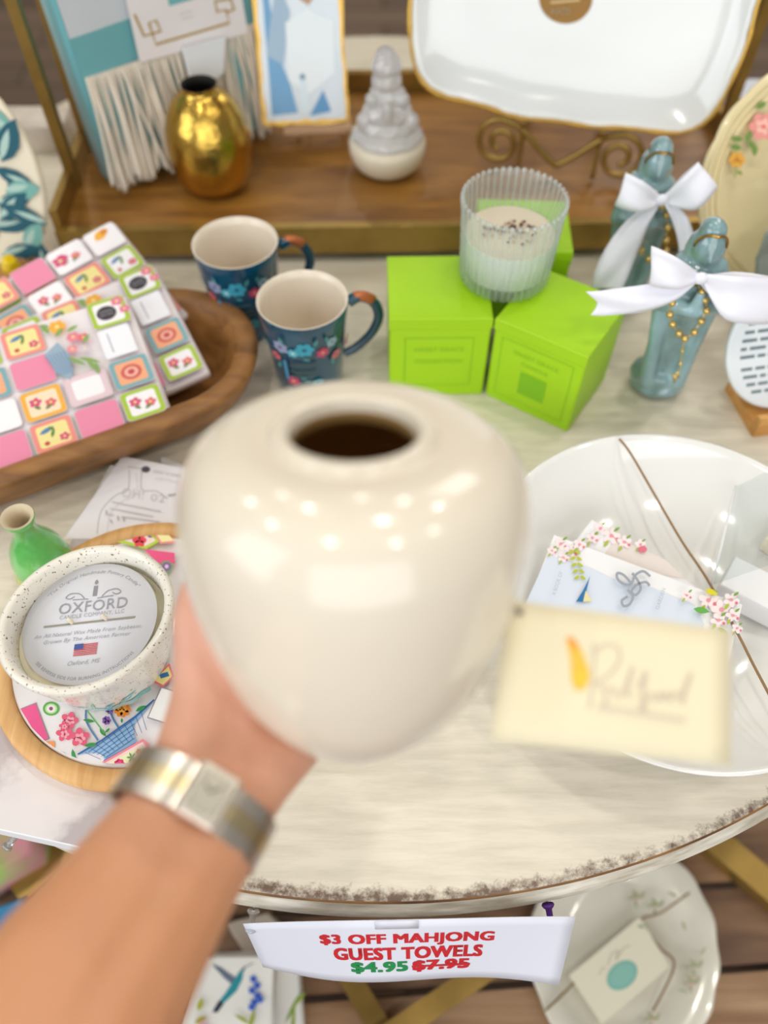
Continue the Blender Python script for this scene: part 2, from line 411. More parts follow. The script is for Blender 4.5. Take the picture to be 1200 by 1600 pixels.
# ------------------------------------------------------------------ the round table
TC = V((0.0, 0.685, 0)); TR = 0.592
def table_mat():
    m = bpy.data.materials.new('distressed_cream_paint'); m.use_nodes = True; nt = m.node_tree; b = nt.nodes['Principled BSDF']
    b.inputs['Roughness'].default_value = .42
    N, L = nt.nodes.new, nt.links.new
    tc = N('ShaderNodeTexCoord'); mp = N('ShaderNodeMapping'); mp.inputs['Scale'].default_value = (3, 26, 26)
    mp.inputs['Rotation'].default_value = (0, 0, math.radians(-16))
    L(tc.outputs['Object'], mp.inputs[0])
    n1 = N('ShaderNodeTexNoise'); n1.inputs['Scale'].default_value = 5; n1.inputs['Detail'].default_value = 8; n1.inputs['Roughness'].default_value = .7; L(mp.outputs[0], n1.inputs['Vector'])
    r1 = N('ShaderNodeValToRGB'); e = r1.color_ramp.elements; e[0].position = .3; e[0].color = lin((206, 197, 178)) + (1,); e[1].position = .6; e[1].color = lin((226, 217, 199)) + (1,)
    L(n1.outputs['Fac'], r1.inputs[0])
    sx = N('ShaderNodeSeparateXYZ'); L(tc.outputs['Object'], sx.inputs[0])
    cx = N('ShaderNodeCombineXYZ'); L(sx.outputs[0], cx.inputs[0]); L(sx.outputs[1], cx.inputs[1])
    ln = N('ShaderNodeVectorMath'); ln.operation = 'LENGTH'; L(cx.outputs[0], ln.inputs[0])
    mr = N('ShaderNodeMapRange'); mr.inputs['From Min'].default_value = TR - .022; mr.inputs['From Max'].default_value = TR - .004; L(ln.outputs['Value'], mr.inputs['Value'])
    n2 = N('ShaderNodeTexNoise'); n2.inputs['Scale'].default_value = 130; n2.inputs['Detail'].default_value = 9; n2.inputs['Roughness'].default_value = .75; L(tc.outputs['Object'], n2.inputs['Vector'])
    n3 = N('ShaderNodeTexNoise'); n3.inputs['Scale'].default_value = 9; n3.inputs['Detail'].default_value = 2; L(tc.outputs['Object'], n3.inputs['Vector'])
    ml = N('ShaderNodeMath'); ml.operation = 'MULTIPLY_ADD'; ml.inputs[1].default_value = .62; L(mr.outputs[0], ml.inputs[0]); L(n2.outputs['Fac'], ml.inputs[2])
    ad = N('ShaderNodeMath'); ad.operation = 'MULTIPLY_ADD'; ad.inputs[1].default_value = .55; L(n3.outputs['Fac'], ad.inputs[0]); L(ml.outputs[0], ad.inputs[2])
    r2 = N('ShaderNodeValToRGB'); r2.color_ramp.elements[0].position = 1.27 / 1.5; r2.color_ramp.elements[1].position = 1.56 / 1.5 if False else 1.0
    dv = N('ShaderNodeMath'); dv.operation = 'DIVIDE'; dv.inputs[1].default_value = 1.5; L(ad.outputs[0], dv.inputs[0]); L(dv.outputs[0], r2.inputs[0])
    mx = N('ShaderNodeMix'); mx.data_type = 'RGBA'; L(r2.outputs[0], mx.inputs['Factor']); L(r1.outputs[0], mx.inputs['A']); mx.inputs['B'].default_value = lin((112, 90, 74)) + (1,)
    L(mx.outputs['Result'], b.inputs['Base Color'])
    bp = N('ShaderNodeBump'); bp.inputs['Strength'].default_value = .12; bp.inputs['Distance'].default_value = .001; L(n1.outputs['Fac'], bp.inputs['Height']); L(bp.outputs[0], b.inputs['Normal'])
    return m
TABLE = thing('round_table', (TC.x, TC.y, 0), 'round pedestal table with distressed cream top and worn brown rim', 'table')
rim_w = mat('worn_white_edge', (226, 220, 206), .5, c2=(176, 166, 148), vscale=30, stretch=(1, 1, 8))
rim_b = mat('worn_brown_edge', (150, 108, 60), .5, c2=(92, 62, 38), vscale=25)
tm = table_mat()
mb = MB()
prof = [(0.0005, 0), (TR * .5, 0), (TR - .004, 0), (TR - .0012, -.0012), (TR, -.0035), (TR + .0005, -.006), (TR + .003, -.0085), (TR + .006, -.013), (TR + .0055, -.018), (TR + .001, -.022), (TR - .012, -.026), (TR - .03, -.027), (TR - .05, -.030), (.0005, -.030)]
ms = [tm, tm, tm, rim_b, rim_w, rim_w, rim_w, rim_w, rim_w, rim_w, rim_b, rim_b, rim_b]
mb.lathe(prof, tm, 256, Matrix.Translation((TC.x, TC.y, ZT)), ms=ms)
tt = mb.build('tabletop', TABLE)
mb = MB(); PW = mat('pedestal_paint', (214, 204, 182), .5, vary=.2, vscale=12)
mb.lathe([(.25, .0), (.25, .03), (.2, .05), (.08, .09), (.06, .2), (.09, .34), (.05, .5), (.07, .62), (.2, .72), (.2, ZT - .03)], PW, 40, Matrix.Translation((TC.x, TC.y, 0)), cap0=True, cap1=True)
mb.build('pedestal', TABLE)

# ------------------------------------------------------------------ low plank platform in front of and under the table
LOWH = -.42
low_wood = [wood('rustic_plank_a', (112, 80, 54), (158, 124, 92), (3, 26, 26)), wood('rustic_plank_b', (134, 98, 66), (176, 142, 108), (3, 30, 30)), wood('rustic_plank_c', (94, 66, 46), (140, 106, 78), (2.5, 24, 24))]
PLAT = thing('plank_platform', (0, .1, 0), 'low rustic brown plank platform in front of the table', 'platform')
Mp = Matrix.Translation((0, 0.05, 0)) @ Matrix.Rotation(math.radians(3.5), 4, 'Z')
mb = MB(); y = -.42
for k in range(9):
    w = .082 + .02 * ((k * 37) % 5) / 5
    if y + w > .40: break
    mb.box((-.75, y, ZT + LOWH - .022), (.75, y + w - .008, ZT + LOWH - (.003 if k % 2 else 0)), low_wood[k % 3], Mp)
    y += w
mb.build('plank_top', PLAT)
for sx in (-.66, 0, .66):
    mb = MB(); mb.box((sx - .03, -.40, 0), (sx + .03, .30, ZT + LOWH - .0225), low_wood[2], Mp); mb.build('support', PLAT)

# ------------------------------------------------------------------ shelf (etagere) on the table, holding vase, figurine, platter
SHW = wood('warm_shelf_wood', (116, 74, 26), (166, 117, 50), (4, 22, 22), .38)
SHELF = thing('etagere_shelf', (.025, .89, ZT), 'gold framed wooden display shelf standing at the back of the table', 'shelf')
SH_H = .042                                  # shelf surface above the table
sx0, sx1, sy0, sy1 = -.352, .405, .745, 1.035
Ms = Matrix.Translation((.025, .89, ZT)) @ Matrix.Rotation(math.radians(1.5), 4, 'Z') @ Matrix.Translation((-.025, -.89, 0))
mb = MB(); mb.box((sx0 + .008, sy0 + .006, SH_H - .018), (sx1 - .008, sy1 - .006, SH_H), SHW, Ms); mb.build('shelf_board', SHELF)
mb = MB()
mb.box((sx0, sy0 - .004, SH_H - .03), (sx1, sy0 + .006, SH_H + .002), BRASS, Ms)
mb.box((sx0, sy1 - .006, SH_H - .026), (sx1, sy1 + .004, SH_H + .022), BRASS, Ms)
fr = mb.build('shelf_frame', SHELF)
for a, b in ((sx0, sx0 + .008), (sx1 - .008, sx1)):
    mb = MB(); mb.box((a, sy0, SH_H - .026), (b, sy1, SH_H + .024), BRASS, Ms); mb.build('side_rail', SHELF)
for cx in (sx0 + .006, sx1 - .006):
    for cy in (.826, .905, 1.028):
        mb = MB(); mb.box((cx - .0055, cy - .0055, SH_H), (cx + .0055, cy + .0055, .62), BRASS, Ms); mb.build('post', SHELF)
    for cy in (sy0 + .02, sy1 - .02):
        mb = MB(); mb.box((cx - .008, cy - .008, 0.0), (cx + .008, cy + .008, SH_H - .026), BRASS, Ms); mb.build('foot', SHELF)

mb = MB(); mb.box((sx0 + .012, .80, .50), (sx1 - .012, 1.02, .515), SHW, Ms); mb.build('added_shade_board', SHELF)  # upper board added out of view, suggested by the posts, to shade the shelf below

# ------------------------------------------------------------------ lime boxes and ribbed candle
LIME = mat('lime_card', (166, 214, 20), .42)
LIME_D = (128, 190, 22)
def corner_box(name, A, B, h, label, depth=None, deco=0):
    A = V((A.x, A.y, ZT)); B = V((B.x, B.y, ZT)); x = (B - A); w = x.length; x.normalize(); y = V((-x.y, x.x, 0)); d = depth or w
    M = frame(A, x, y)
    t = thing(name, A + x * w / 2 + y * d / 2, label, 'box', 'lime candle boxes')
    b = MB(); ins = .0012
    b.slab([(ins, 0), (w - ins, 0), (w, ins), (w, d - ins), (w - ins, d), (ins, d), (0, d - ins), (0, ins)], .0005, h - .012, LIME, M, 0, smooth_side=False)
    if deco:
        D = Draw(b, lambda u, v, l: M @ V((u, -l, v)))
        def border(k, wd):
            for q in (((k, k), (w - k, k)), ((w - k, k), (w - k, h - k - .008)), ((w - k, h - k - .008), (k, h - k - .008)), ((k, h - k - .008), (k, k))): D.line(q, wd, LIME_D, up=False)
        if deco == 1:
            border(.014, .0009)
            D.text('SWEET GRACE', w / 2, h * .62, w * .5, .0048, LIME_D); D.text('COLLECTION', w / 2, h * .47, w * .48, .0044, LIME_D)
        else:
            border(.009, .0008)
            D.text('SWEET GRACE', w / 2, h * .70, w * .5, .0045, LIME_D); D.text('CANDLE', w / 2, h * .60, w * .3, .004, LIME_D)
            D.rect(w * .36, h * .22, w * .66, h * .50, LIME_D)
    b.build('carton', t)
    b = MB(); b.slab([(-.0006, -.0006), (w + .0006, -.0006), (w + .0006, d + .0006), (-.0006, d + .0006)], h - .012, h, LIME, M, .0006, smooth_side=False); b.build('lid', t)
    return t
corner_box('candle_box', at(608, 618, 0), at(753, 616, 0), .094, 'lime candle box beside the teal mugs, printed front', .086, 1)
corner_box('candle_box', at(758, 616, 0), at(886, 675, 0), .094, 'lime candle box turned diagonally beside the blue figurines', .083, 2)
corner_box('candle_box', V((.090, .634, 0)), V((.176, .630, 0)), .094, 'lime candle box mostly hidden behind the ribbed candle', .080, 0)

JAR_C = V((.108, .594, ZT + .0945))
JAR = thing('jar_candle', JAR_C, 'ribbed clear glass candle with white wax standing on the lime boxes', 'candle')
Mj = Matrix.Translation(JAR_C)
RG = thin_glass('ribbed_glass', (250, 254, 252), 1.4, .12, milk=.12)
rib = lambda a, r, z: r * (1 + .022 * math.cos(30 * a)) if r > .03 else r
mb = MB()
mb.lathe([(.0005, 0), (.034, 0), (.0385, .002), (.0398, .008), (.0412, .04), (.0425, .068), (.0438, .074), (.0438, .0775), (.0425, .0795)], RG, 180, Mj, rf=rib)
mb.lathe([(.0425, .0795), (.0412, .0785), (.0402, .07), (.0392, .04), (.038, .012), (.03, .009), (.0005, .009)], RG, 180, Mj)
RIBM = thin_glass('rib_glass', (252, 254, 253), 1.5, .12, milk=.20)
gj = mb.build('glass_jar', JAR); mb = MB()
for i in range(44):
    a = 2 * PI * i / 44; e_ = V((math.cos(a), math.sin(a), 0))
    mb.tube([JAR_C + e_ * r + V((0, 0, z)) for r, z in ((.0395, .004), (.0408, .030), (.0428, .068), (.0440, .076))], .0009, RIBM, 6)
    mb.ball(JAR_C + e_ * .0432 + V((0, 0, .0785)), .0022, RIBM, seg=8, rings=6)
mb.build('ribbing', gj)
mb = MB(); WAX = mat('white_wax', (240, 240, 234), .35, sss=.3)
mb.lathe([(.0005, .0095), (.030, .0095), (.0370, .0125), (.0386, .040), (.0388, .046)], WAX, 64, Mj)
mb.lathe([(.0388, .046), (.030, .0452), (.0005, .045)], mat('candle_wax_top', (222, 208, 186), .3, sss=.2), 64, Mj)
wx_ = mb.build('wax', JAR); mb = MB()
for i in range(70):
    a = random.uniform(0, 2 * PI); r = .024 * math.sqrt(random.random())
    p = JAR_C + V((r * math.cos(a), r * math.sin(a) * .8, .0462 + random.uniform(0, .001)))
    mb.ball(p, (random.uniform(.0008, .002), random.uniform(.0008, .0018), .0009), mat('dried_petal', (96, 52, 44), .7) if i % 3 else mat('dried_petal_pale', (206, 176, 150), .7), seg=8, rings=5)
tag(mb.build('dried_petals', wx_), None, None, None, 'stuff')

# ------------------------------------------------------------------ mugs
TEAL = mat('teal_glaze', (20, 84, 112), .16, coat=.7, c2=(14, 58, 82), vscale=25)
MUG_IN = mat('cream_mug_inside', (232, 220, 202), .2, coat=.4)
COPPER = mat('copper_leaf', (190, 110, 66), .35, .6)
mug_loc = at(472, 467, .098); mug_loc.z = ZT
mug2 = at(367, 378, .098); mug2.z = ZT
MUG = thing('mug', mug_loc, 'teal floral mug nearest the lime boxes', 'mug', 'teal mugs')
Mm = Matrix.Translation(mug_loc)
mp_ = [(.0005, .003), (.026, .003), (.0275, 0), (.030, .001), (.0315, .006), (.0335, .03), (.0365, .06), (.0395, .088), (.0405, .0965), (.0402, .098)]
mi_ = [(.0402, .098), (.0388, .0982), (.0372, .09), (.034, .06), (.031, .03), (.027, .009), (.0005, .007)]
mb = MB(); mb.lathe(mp_, TEAL, 64, Mm); mb.lathe(mi_, MUG_IN, 64, Mm)
def mug_r(z):
    for (r0, z0), (r1, z1) in zip(mp_[4:-1], mp_[5:]):
        if z <= z1: return r0 + (r1 - r0) * (z - z0) / (z1 - z0)
    return .0405
def mug_f(u, v, l):      # u in metres along the wall from the front, v height
    r = mug_r(v) + l; a = -PI / 2 + u / .037; return mug_loc + V((r * math.cos(a), r * math.sin(a), v))
D = Draw(mb, mug_f, .00005, .0003)
for u, v, r, c, cc in [(-.020, .072, .0075, (150, 160, 190), (90, 60, 110)), (.002, .073, .0085, (60, 160, 185), (20, 90, 120)), (.018, .066, .006, (190, 70, 105), (240, 170, 120)), (-.027, .058, .0055, (205, 110, 115), (120, 50, 70)), (.027, .075, .0055, (150, 175, 190), (60, 100, 130)), (-.008, .069, .005, (90, 180, 200), (240, 240, 220)), (.032, .056, .0055, (205, 120, 125), (120, 50, 70)), (-.012, .031, .007, (190, 70, 110), (240, 180, 120)), (.012, .028, .006, (70, 160, 180), (20, 90, 120)), (-.045, .064, .006, (60, 150, 170), (20, 90, 120)), (.050, .060, .006, (180, 80, 110), (240, 200, 140))]:
    D.flower(u, v, r, c, cc, 6, u * 30)
for u, v, a, ln in [(-.015, .08, 1.9, .008), (.01, .078, 1.2, .009), (.022, .078, 1.8, .009), (-.024, .045, 1.3, .01), (.028, .047, 1.8, .01), (0, .064, -.4, .007), (-.004, .036, .6, .009), (.005, .03, 2.4, .008)]:
    D.leaf(u, v, a, ln, .0035, (70, 140, 140))
for v in (.054, .046, .040): D.line([(-.012 + .002 * i, v) for i in range(13)], .003, (52, 84, 92))
D.line([(-.0165, .034 + .005 * i) for i in range(6)], .003, (70, 140, 180))
mb.build('mug_body', MUG)
mb = MB()
hp = cat([(.0412, 0, .086), (.050, 0, .090), (.063, 0, .083), (.069, 0, .065), (.062, 0, .046), (.047, 0, .031), (.0350, 0, .026)], 7)
Mh = Mm @ Matrix.Rotation(math.radians(14), 4, 'Z')
mb.tube([Mh @ p for p in hp], [.0058] * 8 + [.0048] * (len(hp) - 8), TEAL, 12, flat=.7, up=(0, 0, 1))
i0, i1 = 5, 15
mb.tube([Mh @ (p + V((0, 0, .0010))) for p in hp[i0:i1]], .0052, COPPER, 12, flat=.72, up=(0, 0, 1))
mb.build('handle', MUG)
m2 = copy_tree(MUG, mug2); m2['label'] = 'teal floral mug set back against the wooden shelf'

# ------------------------------------------------------------------ dough bowl with packs of guest towels
a_ = V((.884, .467, 0)); n_ = V((-.467, .884, 0)); capR = V((-.204, .542, 0)); LEN = .27; RW = .088
DW = wood('dough_bowl_wood', (112, 72, 34), (166, 116, 62), (8, 26, 26), .45)
DB = thing('dough_bowl', capR - a_ * LEN / 2 + V((0, 0, ZT)), 'long oval brown wooden dough bowl holding patterned towel packs', 'bowl')
def stadium(r, n=20):
    out = []
    for i in range(n + 1):
        t = -PI / 2 + PI * i / n; out.append(capR + a_ * (r * math.cos(t)) + n_ * (r * math.sin(t)))
    for i in range(n + 1):
        t = PI / 2 + PI * i / n; out.append(capR - a_ * LEN + a_ * (r * math.cos(t)) + n_ * (r * math.sin(t)))
    return out
rows = []
for r, z in [(.002, 0), (.052, 0), (.066, .006), (.080, .026), (RW, .046), (RW + .001, .051), (RW - .003, .0545), (RW - .014, .0545), (RW - .020, .050), (RW - .027, .036), (RW - .036, .018), (.046, .011), (.002, .0105)]:
    ring = stadium(r); rows.append([p + V((0, 0, ZT + z)) for p in ring + ring[:1]])
mb = MB(); mb.grid(rows, DW); mb.build('bowl_body', DB)
# flip check is unnecessary: two-sided shading
PLASTIC = mat('glossy_wrapped_paper', (240, 232, 234), .25, coat=.8)
PINK = (232, 138, 168); PINKD = (214, 84, 126); GRN = (168, 196, 58); PEACH = (240, 170, 130); YEL = (240, 224, 150); ORG_ = (240, 176, 64); TEALT = (120, 170, 176); WHT = (244, 240, 242); SAL = (236, 142, 130); BLU = (84, 130, 176); DGR = (94, 134, 66)
TW_, TH_, TT_ = .20, .133, .011
KY = .133 / .158
def towel_pack_mesh(plain=False):
    b = MB()
    o = [(-TW_ + .002, 0), (-.002, 0), (0, .002), (0, TH_ - .002), (-.002, TH_), (-TW_ + .002, TH_), (-TW_, TH_ - .002), (-TW_, .002)]
    b.slab(o, 0, TT_, PLASTIC, None, .0025)
    D = Draw(b, lambda u, v, l: V((u, v * KY, TT_ + l)), .00004, .0002)
    cx = [(-.196, -.158), (-.154, -.118), (-.115, -.080), (-.077, -.040), (-.037, -.003)]
    cy = [(.004, .038), (.042, .077), (.081, .116), (.120, .155)]
    def tile(c, r, out, inn=None, deco=None, k=.0045):
        x0, x1 = cx[c]; y0, y1 = cy[r]; D.rect(x0, y0, x1, y1, (206, 192, 196), .004); D.rect(x0 + .0006, y0 + .0006, x1 - .0006, y1 - .0006, out, .004)
        if inn: D.rect(x0 + k, y0 + k, x1 - k, y1 - k, inn, .003)
        mx, my = (x0 + x1) / 2, (y0 + y1) / 2
        if deco == 'f':
            D.flower(mx - .006, my + .003, .0055, PINKD, (250, 220, 130)); D.flower(mx + .006, my - .002, .005, (226, 106, 120), (250, 220, 130)); D.leaf(mx, my - .008, .5, .008, .003, DGR); D.leaf(mx - .003, my - .006, 2.4, .007, .003, DGR)
        if deco == 'b':
            D.leaf(mx - .011, my + .004, .35, .014, .005, BLU); D.leaf(mx - .002, my - .003, 1.2, .010, .003, DGR); D.flower(mx + .008, my - .006, .0045, PINKD, (250, 220, 130)); D.disc(mx - .007, my - .008, .0022, (200, 70, 70)); D.leaf(mx + .002, my + .004, 2.2, .007, .003, DGR)
        if deco == 'r':
            for q, rr in enumerate((.009, .006, .003)): D.disc(mx, my, rr, [(206, 92, 84), (238, 178, 160), (196, 70, 76)][q])
    tile(0, 3, WHT, None, 'f'); tile(1, 3, GRN, WHT, 'f'); tile(2, 3, SAL, YEL, 'b')
    tile(0, 2, PINK); tile(1, 2, TEALT, PEACH, 'r'); tile(2, 2, PINK)
    tile(0, 1, ORG_, (246, 214, 170), 'f'); tile(1, 1, WHT); tile(2, 1, ORG_, (248, 222, 190), 'f')
    tile(0, 0, WHT, None, 'f'); tile(1, 0, PINK); tile(2, 0, SAL, YEL, 'b')
    tile(3, 1, (226, 200, 206), WHT, None, .006); tile(3, 0, PINK)
    if plain:
        tile(4, 3, WHT); D.leaf(-.028, .140, .6, .018, .012, ORG_); D.disc(-.016, .147, .004, (220, 140, 50)); tile(4, 2, GRN, WHT, 'b'); tile(4, 1, PINK); tile(4, 0, SAL, YEL, 'b'); tile(3, 3, WHT, None, 'f'); D.flower(-.068, .138, .008, PINKD, YEL); tile(3, 2, SAL, YEL, 'b'); tile(2, 3, PINK); tile(1, 3, SAL, YEL, 'b'); tile(2, 2, WHT, None, 'f')
        return b
    # the blue and white flower basket across two tiles
    D.poly([(-.084, .112), (-.079, .086), (-.070, .074), (-.066, .082), (-.064, .104), (-.070, .122)], (150, 172, 190))
    for i in range(6): D.line([(-.083 + .003 * i, .110), (-.076 + .0022 * i, .082)], .0007, (96, 130, 170))
    for x, y, r, c in [(-.066, .140, .008, ORG_), (-.056, .122, .006, (230, 130, 150)), (-.048, .118, .005, (226, 106, 120)), (-.060, .108, .005, (232, 150, 160)), (-.050, .104, .005, (214, 200, 212))]: D.flower(x, y, r, c, (250, 226, 150), 6)
    for x, y, a, l in [(-.074, .134, 1.9, .014), (-.070, .128, .8, .012), (-.066, .100, -.9, .02), (-.058, .096, -.7, .022), (-.052, .090, -1.2, .02), (-.046, .084, -1.6, .014), (-.072, .142, 2.6, .010), (-.060, .130, .3, .012), (-.050, .110, .9, .012)]: D.leaf(x, y, a, l, .0045, (132, 164, 92))
    tile(4, 3, GRN, WHT); D.flower(-.010, .148, .006, (226, 120, 150), YEL); D.flower(-.006, .136, .005, (226, 120, 150), YEL)
    D.disc(-.022, .137, .0088, (58, 52, 60)); D.text('MAHJONG', -.022, .139, .012, .0022, (200, 196, 204)); D.text('GUEST TOWELS', -.022, .135, .012, .0018, (200, 196, 204))
    D.rect(-.036, .082, -.008, .118, (240, 240, 246), .002); D.line([(-.028, .088), (-.028, .112)], .0012, (170, 170, 184))
    tile(4, 1, TEALT, PEACH, 'r'); tile(4, 0, GRN, WHT, 'f')
    return b
pk = towel_pack_mesh(); pk0 = towel_pack_mesh(True)
TP = V((-.181, .4665, 0))
def pack_place(cp, ep, third):     # lower and upper right corners with their heights, and a point seen along the upper edge
    c = at(cp[0], cp[1], cp[2]); e = at(ep[0], ep[1], ep[2]); y = (e - c).normalized(); d = ray(*third)
    t = (e - EYE).dot(y) / d.dot(y); x = (e - (EYE + d * t)).normalized(); x.z = min(x.z, .10); x = (x - y * x.dot(y)).normalized()
    return frame(e - y * TH_, x, y) @ Matrix.Translation((0, 0, -TT_))
packs = []
for cp, ep, third, lab in [((304, 502, .042), (178, 345, .078), (0, 470), 'pack of pink floral tile towels at the back, tilted most'),
                           ((332, 588, .040), (241, 413, .073), (175, 450), 'pack of tile print towels sandwiched in the middle of the bowl'),
                           ((266, 635, .050), (197, 460, .082), (0, 520), 'topmost front pack of tile print towels in the bowl')]:
    if not packs: o = pk0.build('towel_pack')
    elif len(packs) == 1: o = pk.build('towel_pack')
    else: o = packs[1].copy(); COL.objects.link(o)
    o.matrix_world = pack_place(cp, ep, third); packs.append(o)
    tag(o, lab, 'towel pack', 'mahjong towel packs')

# ------------------------------------------------------------------ big white bowl and its contents
BC = V((.214, .295, ZT))
BOWL = thing('serving_bowl', BC, 'large shallow white serving bowl tied with twine, cards inside', 'bowl')
Mb = Matrix.Translation(BC) @ Matrix.Diagonal((.945, .945, 1, 1))
mb = MB()
mb.lathe([(.0005, .003), (.055, .003), (.060, 0), (.064, .002), (.075, .006), (.105, .019), (.130, .036), (.144, .053), (.1485, .0595), (.1485, .0610), (.1465, .0615), (.143, .0575), (.128, .041), (.104, .025), (.075, .0125), (.050, .009), (.0005, .0085)], WHITE_CER, 96, Mb)
mb.build('bowl_shell', BOWL)
BP = Plane(BC + V((0, 0, .040)), (0, 0, 1))
mb = MB()
def inb(px, py, h): return at(px, py, h)
mb.tube(cat([at(968, 686, .0635), at(985, 708, .0605), at(1020, 768, .048), at(1065, 845, .040), at(1105, 905, .040), at(1150, 985, .043), at(1178, 1040, .048), at(1215, 1110, .058), at(1240, 1160, .0635)], 6), .0010, TWINE, 7)
mb.build('twine', BOWL)
def card(name, q, th, m, label, cat_, draw=None, h=None, group=None):   # q = corner points; thickness downwards along the normal
    P = [V(p) for p in q]; n = (P[1] - P[0]).cross(P[2] - P[0]).normalized()
    if n.dot(EYE - P[0]) < 0: n = -n
    b = MB(); N = len(P)
    vs = P + [p - n * th for p in P]
    fs = [tuple(range(N)), tuple(reversed(range(N, 2 * N)))] + [(i, N + i, N + (i + 1) % N, (i + 1) % N) for i in range(N)]
    b.add(vs, fs, m, False)
    pl = Plane(P[0], n)
    if draw: draw(Draw(b, lambda u, v, l: pl.hit(u, v, l), .00005, .0002), pl)
    o = b.build(name, origin=sum(P, V((0, 0, 0))) / N)
    tag(o, label, cat_, group); return o
def plane3(a, b, c):
    n = (b - a).cross(c - a).normalized(); return Plane(a, n if n.z > 0 else -n)
def blossoms(D, spots, k=1.3):
    for x, y, r in spots:
        D.flower(x, y, r * k, (240, 226, 226), (226, 150, 160), 5, x * .3, .85)
        D.disc(x + r * .8, y + r * .5, r * .25, (222, 110, 130)); D.leaf(x - r * .4, y + r * .6, 2.2, r * 1.2, r * .5, (170, 182, 50)); D.leaf(x + r * .3, y - r * .6, -.6, r * 1.1, r * .45, (120, 160, 60))
pA = plane3(at(865, 835, .048), at(1160, 945, .044), at(800, 1010, .036))
pB = Plane(pA.o - pA.n * .004, pA.n)
def draw_back(D, pl):
    D.poly([(962, 840), (1040, 875), (1070, 905), (935, 880)], (224, 214, 208))
    blossoms(D, [(938, 826, 9), (955, 838, 11), (975, 848, 9), (1000, 852, 7), (925, 842, 8)])
    D.disc(1003, 860, 7, (216, 110, 130), 5)
card('greeting_card', [pB.hit(925, 812), pB.hit(1085, 915), pB.hit(1040, 985), pB.hit(872, 880)], .0012, PAPER, 'floral card peeking out behind the bird booklet in the bowl', 'card', draw_back)
def draw_book(D, pl):
    D.poly([(856, 868), (920, 886), (965, 908), (1010, 915), (1085, 945), (1100, 975), (1085, 1090), (790, 1010)], (212, 221, 234))
    blossoms(D, [(876, 850, 9), (892, 862, 9), (880, 872, 7), (905, 852, 8), (862, 862, 6)])
    for i in range(5):
        D.leaf(897 + i * 2, 862 + i * 10, .5, 11, 5, (178, 186, 40)); D.leaf(897 + i * 2, 862 + i * 10, 2.7, 11, 5, (178, 186, 40))
    D.poly([(921, 902), (911, 942), (899, 942), (910, 925)], (20, 108, 166)); D.poly([(914, 925), (924, 942), (910, 942)], (226, 214, 160))
    blossoms(D, [(1105, 940, 12), (1125, 955, 13), (1140, 940, 10), (1120, 972, 10), (1142, 965, 9), (1148, 985, 7), (1070, 934, 7)])
    D.leaf(1080, 955, .2, 26, 10, (96, 168, 70)); D.leaf(1098, 925, .4, 22, 9, (214, 204, 30)); D.leaf(1118, 985, .6, 18, 8, (150, 176, 40))
    S = (150, 156, 166)
    D.curve([(1013, 905), (1002, 897), (990, 903), (984, 915), (975, 918), (963, 910), (962, 900), (972, 903), (982, 914)], 4, S)
    D.curve([(985, 900), (994, 912), (998, 925), (990, 934), (984, 928), (992, 918), (1006, 914), (1012, 920)], 4, S)
    D.curve([(978, 926), (986, 936), (981, 948), (972, 951), (969, 943), (978, 936)], 4, S)
    D.text('GARDEN', 1029, 940, 34, 6, (170, 180, 196), rot=-1.25, flip=True); D.text('A BOOK OF', 869, 916, 38, 6, (170, 180, 196), rot=-1.25, flip=True)
card('booklet', [pA.hit(866, 836), pA.hit(1160, 945), pA.hit(1128, 1075), pA.hit(808, 985)], .0035, PAPER, 'pale blue blossom booklet with silver script leaning in the white bowl', 'booklet', draw_book)
def solid_box(name, A, B, d, h, m, label, cat_, base, lean=0, draw=None):
    x = V((B.x - A.x, B.y - A.y, 0)); w = x.length; x.normalize(); y = V((-x.y, x.x, 0)); M = frame(V((A.x, A.y, ZT + base)), x, y) @ Matrix.Rotation(math.radians(lean), 4, 'X')
    b = MB(); b.slab([(0, 0), (w, 0), (w, d), (0, d)], 0, h, m, M, .0008, smooth_side=False)
    if draw: draw(Draw(b, lambda u, v, l: M @ V((u, v, h + l))), w, d, M, h)
    o = b.build(name, origin=M @ V((w / 2, d / 2, 0))); tag(o, label, cat_); return o
solid_box('soap_box', at(1118, 925, .03), at(1215, 975, .03), .030, .022, PAPER, 'small white carton lying at the right side of the white bowl', 'box', .020)
solid_box('soap_bar', at(1190, 850, .035), at(1240, 880, .035), .04, .016, mat('cream_soap', (232, 220, 196), .5), 'cream soap bar with orange mark at the back of the bowl', 'soap', .028, 0, lambda D, w, d, M, h: D.flower(w * .35, d * .4, .006, (236, 176, 50), (200, 110, 40)))
q = [at(1112, 915, .032), at(1118, 917, .032), V((0, 0, 0)), V((0, 0, 0))]
tp = at(1178, 742, .055); 
b = MB(); A0, A1 = at(1113, 912, .032), at(1150, 760, .046)
b.slab([(0, 0), ((A1 - A0).length, 0), ((A1 - A0).length, .07), (0, .07)], 0, .0016, CLEAR, frame(A0, A1 - A0, V((.35, -.1, .93))), .0004)
b.tube([A0, A1], .0012, mat('white_edge', (236, 238, 238), .3), 6)
tag(b.build('clear_sleeve', origin=A0), 'clear plastic sleeve with white edge standing behind the white carton', 'sleeve')

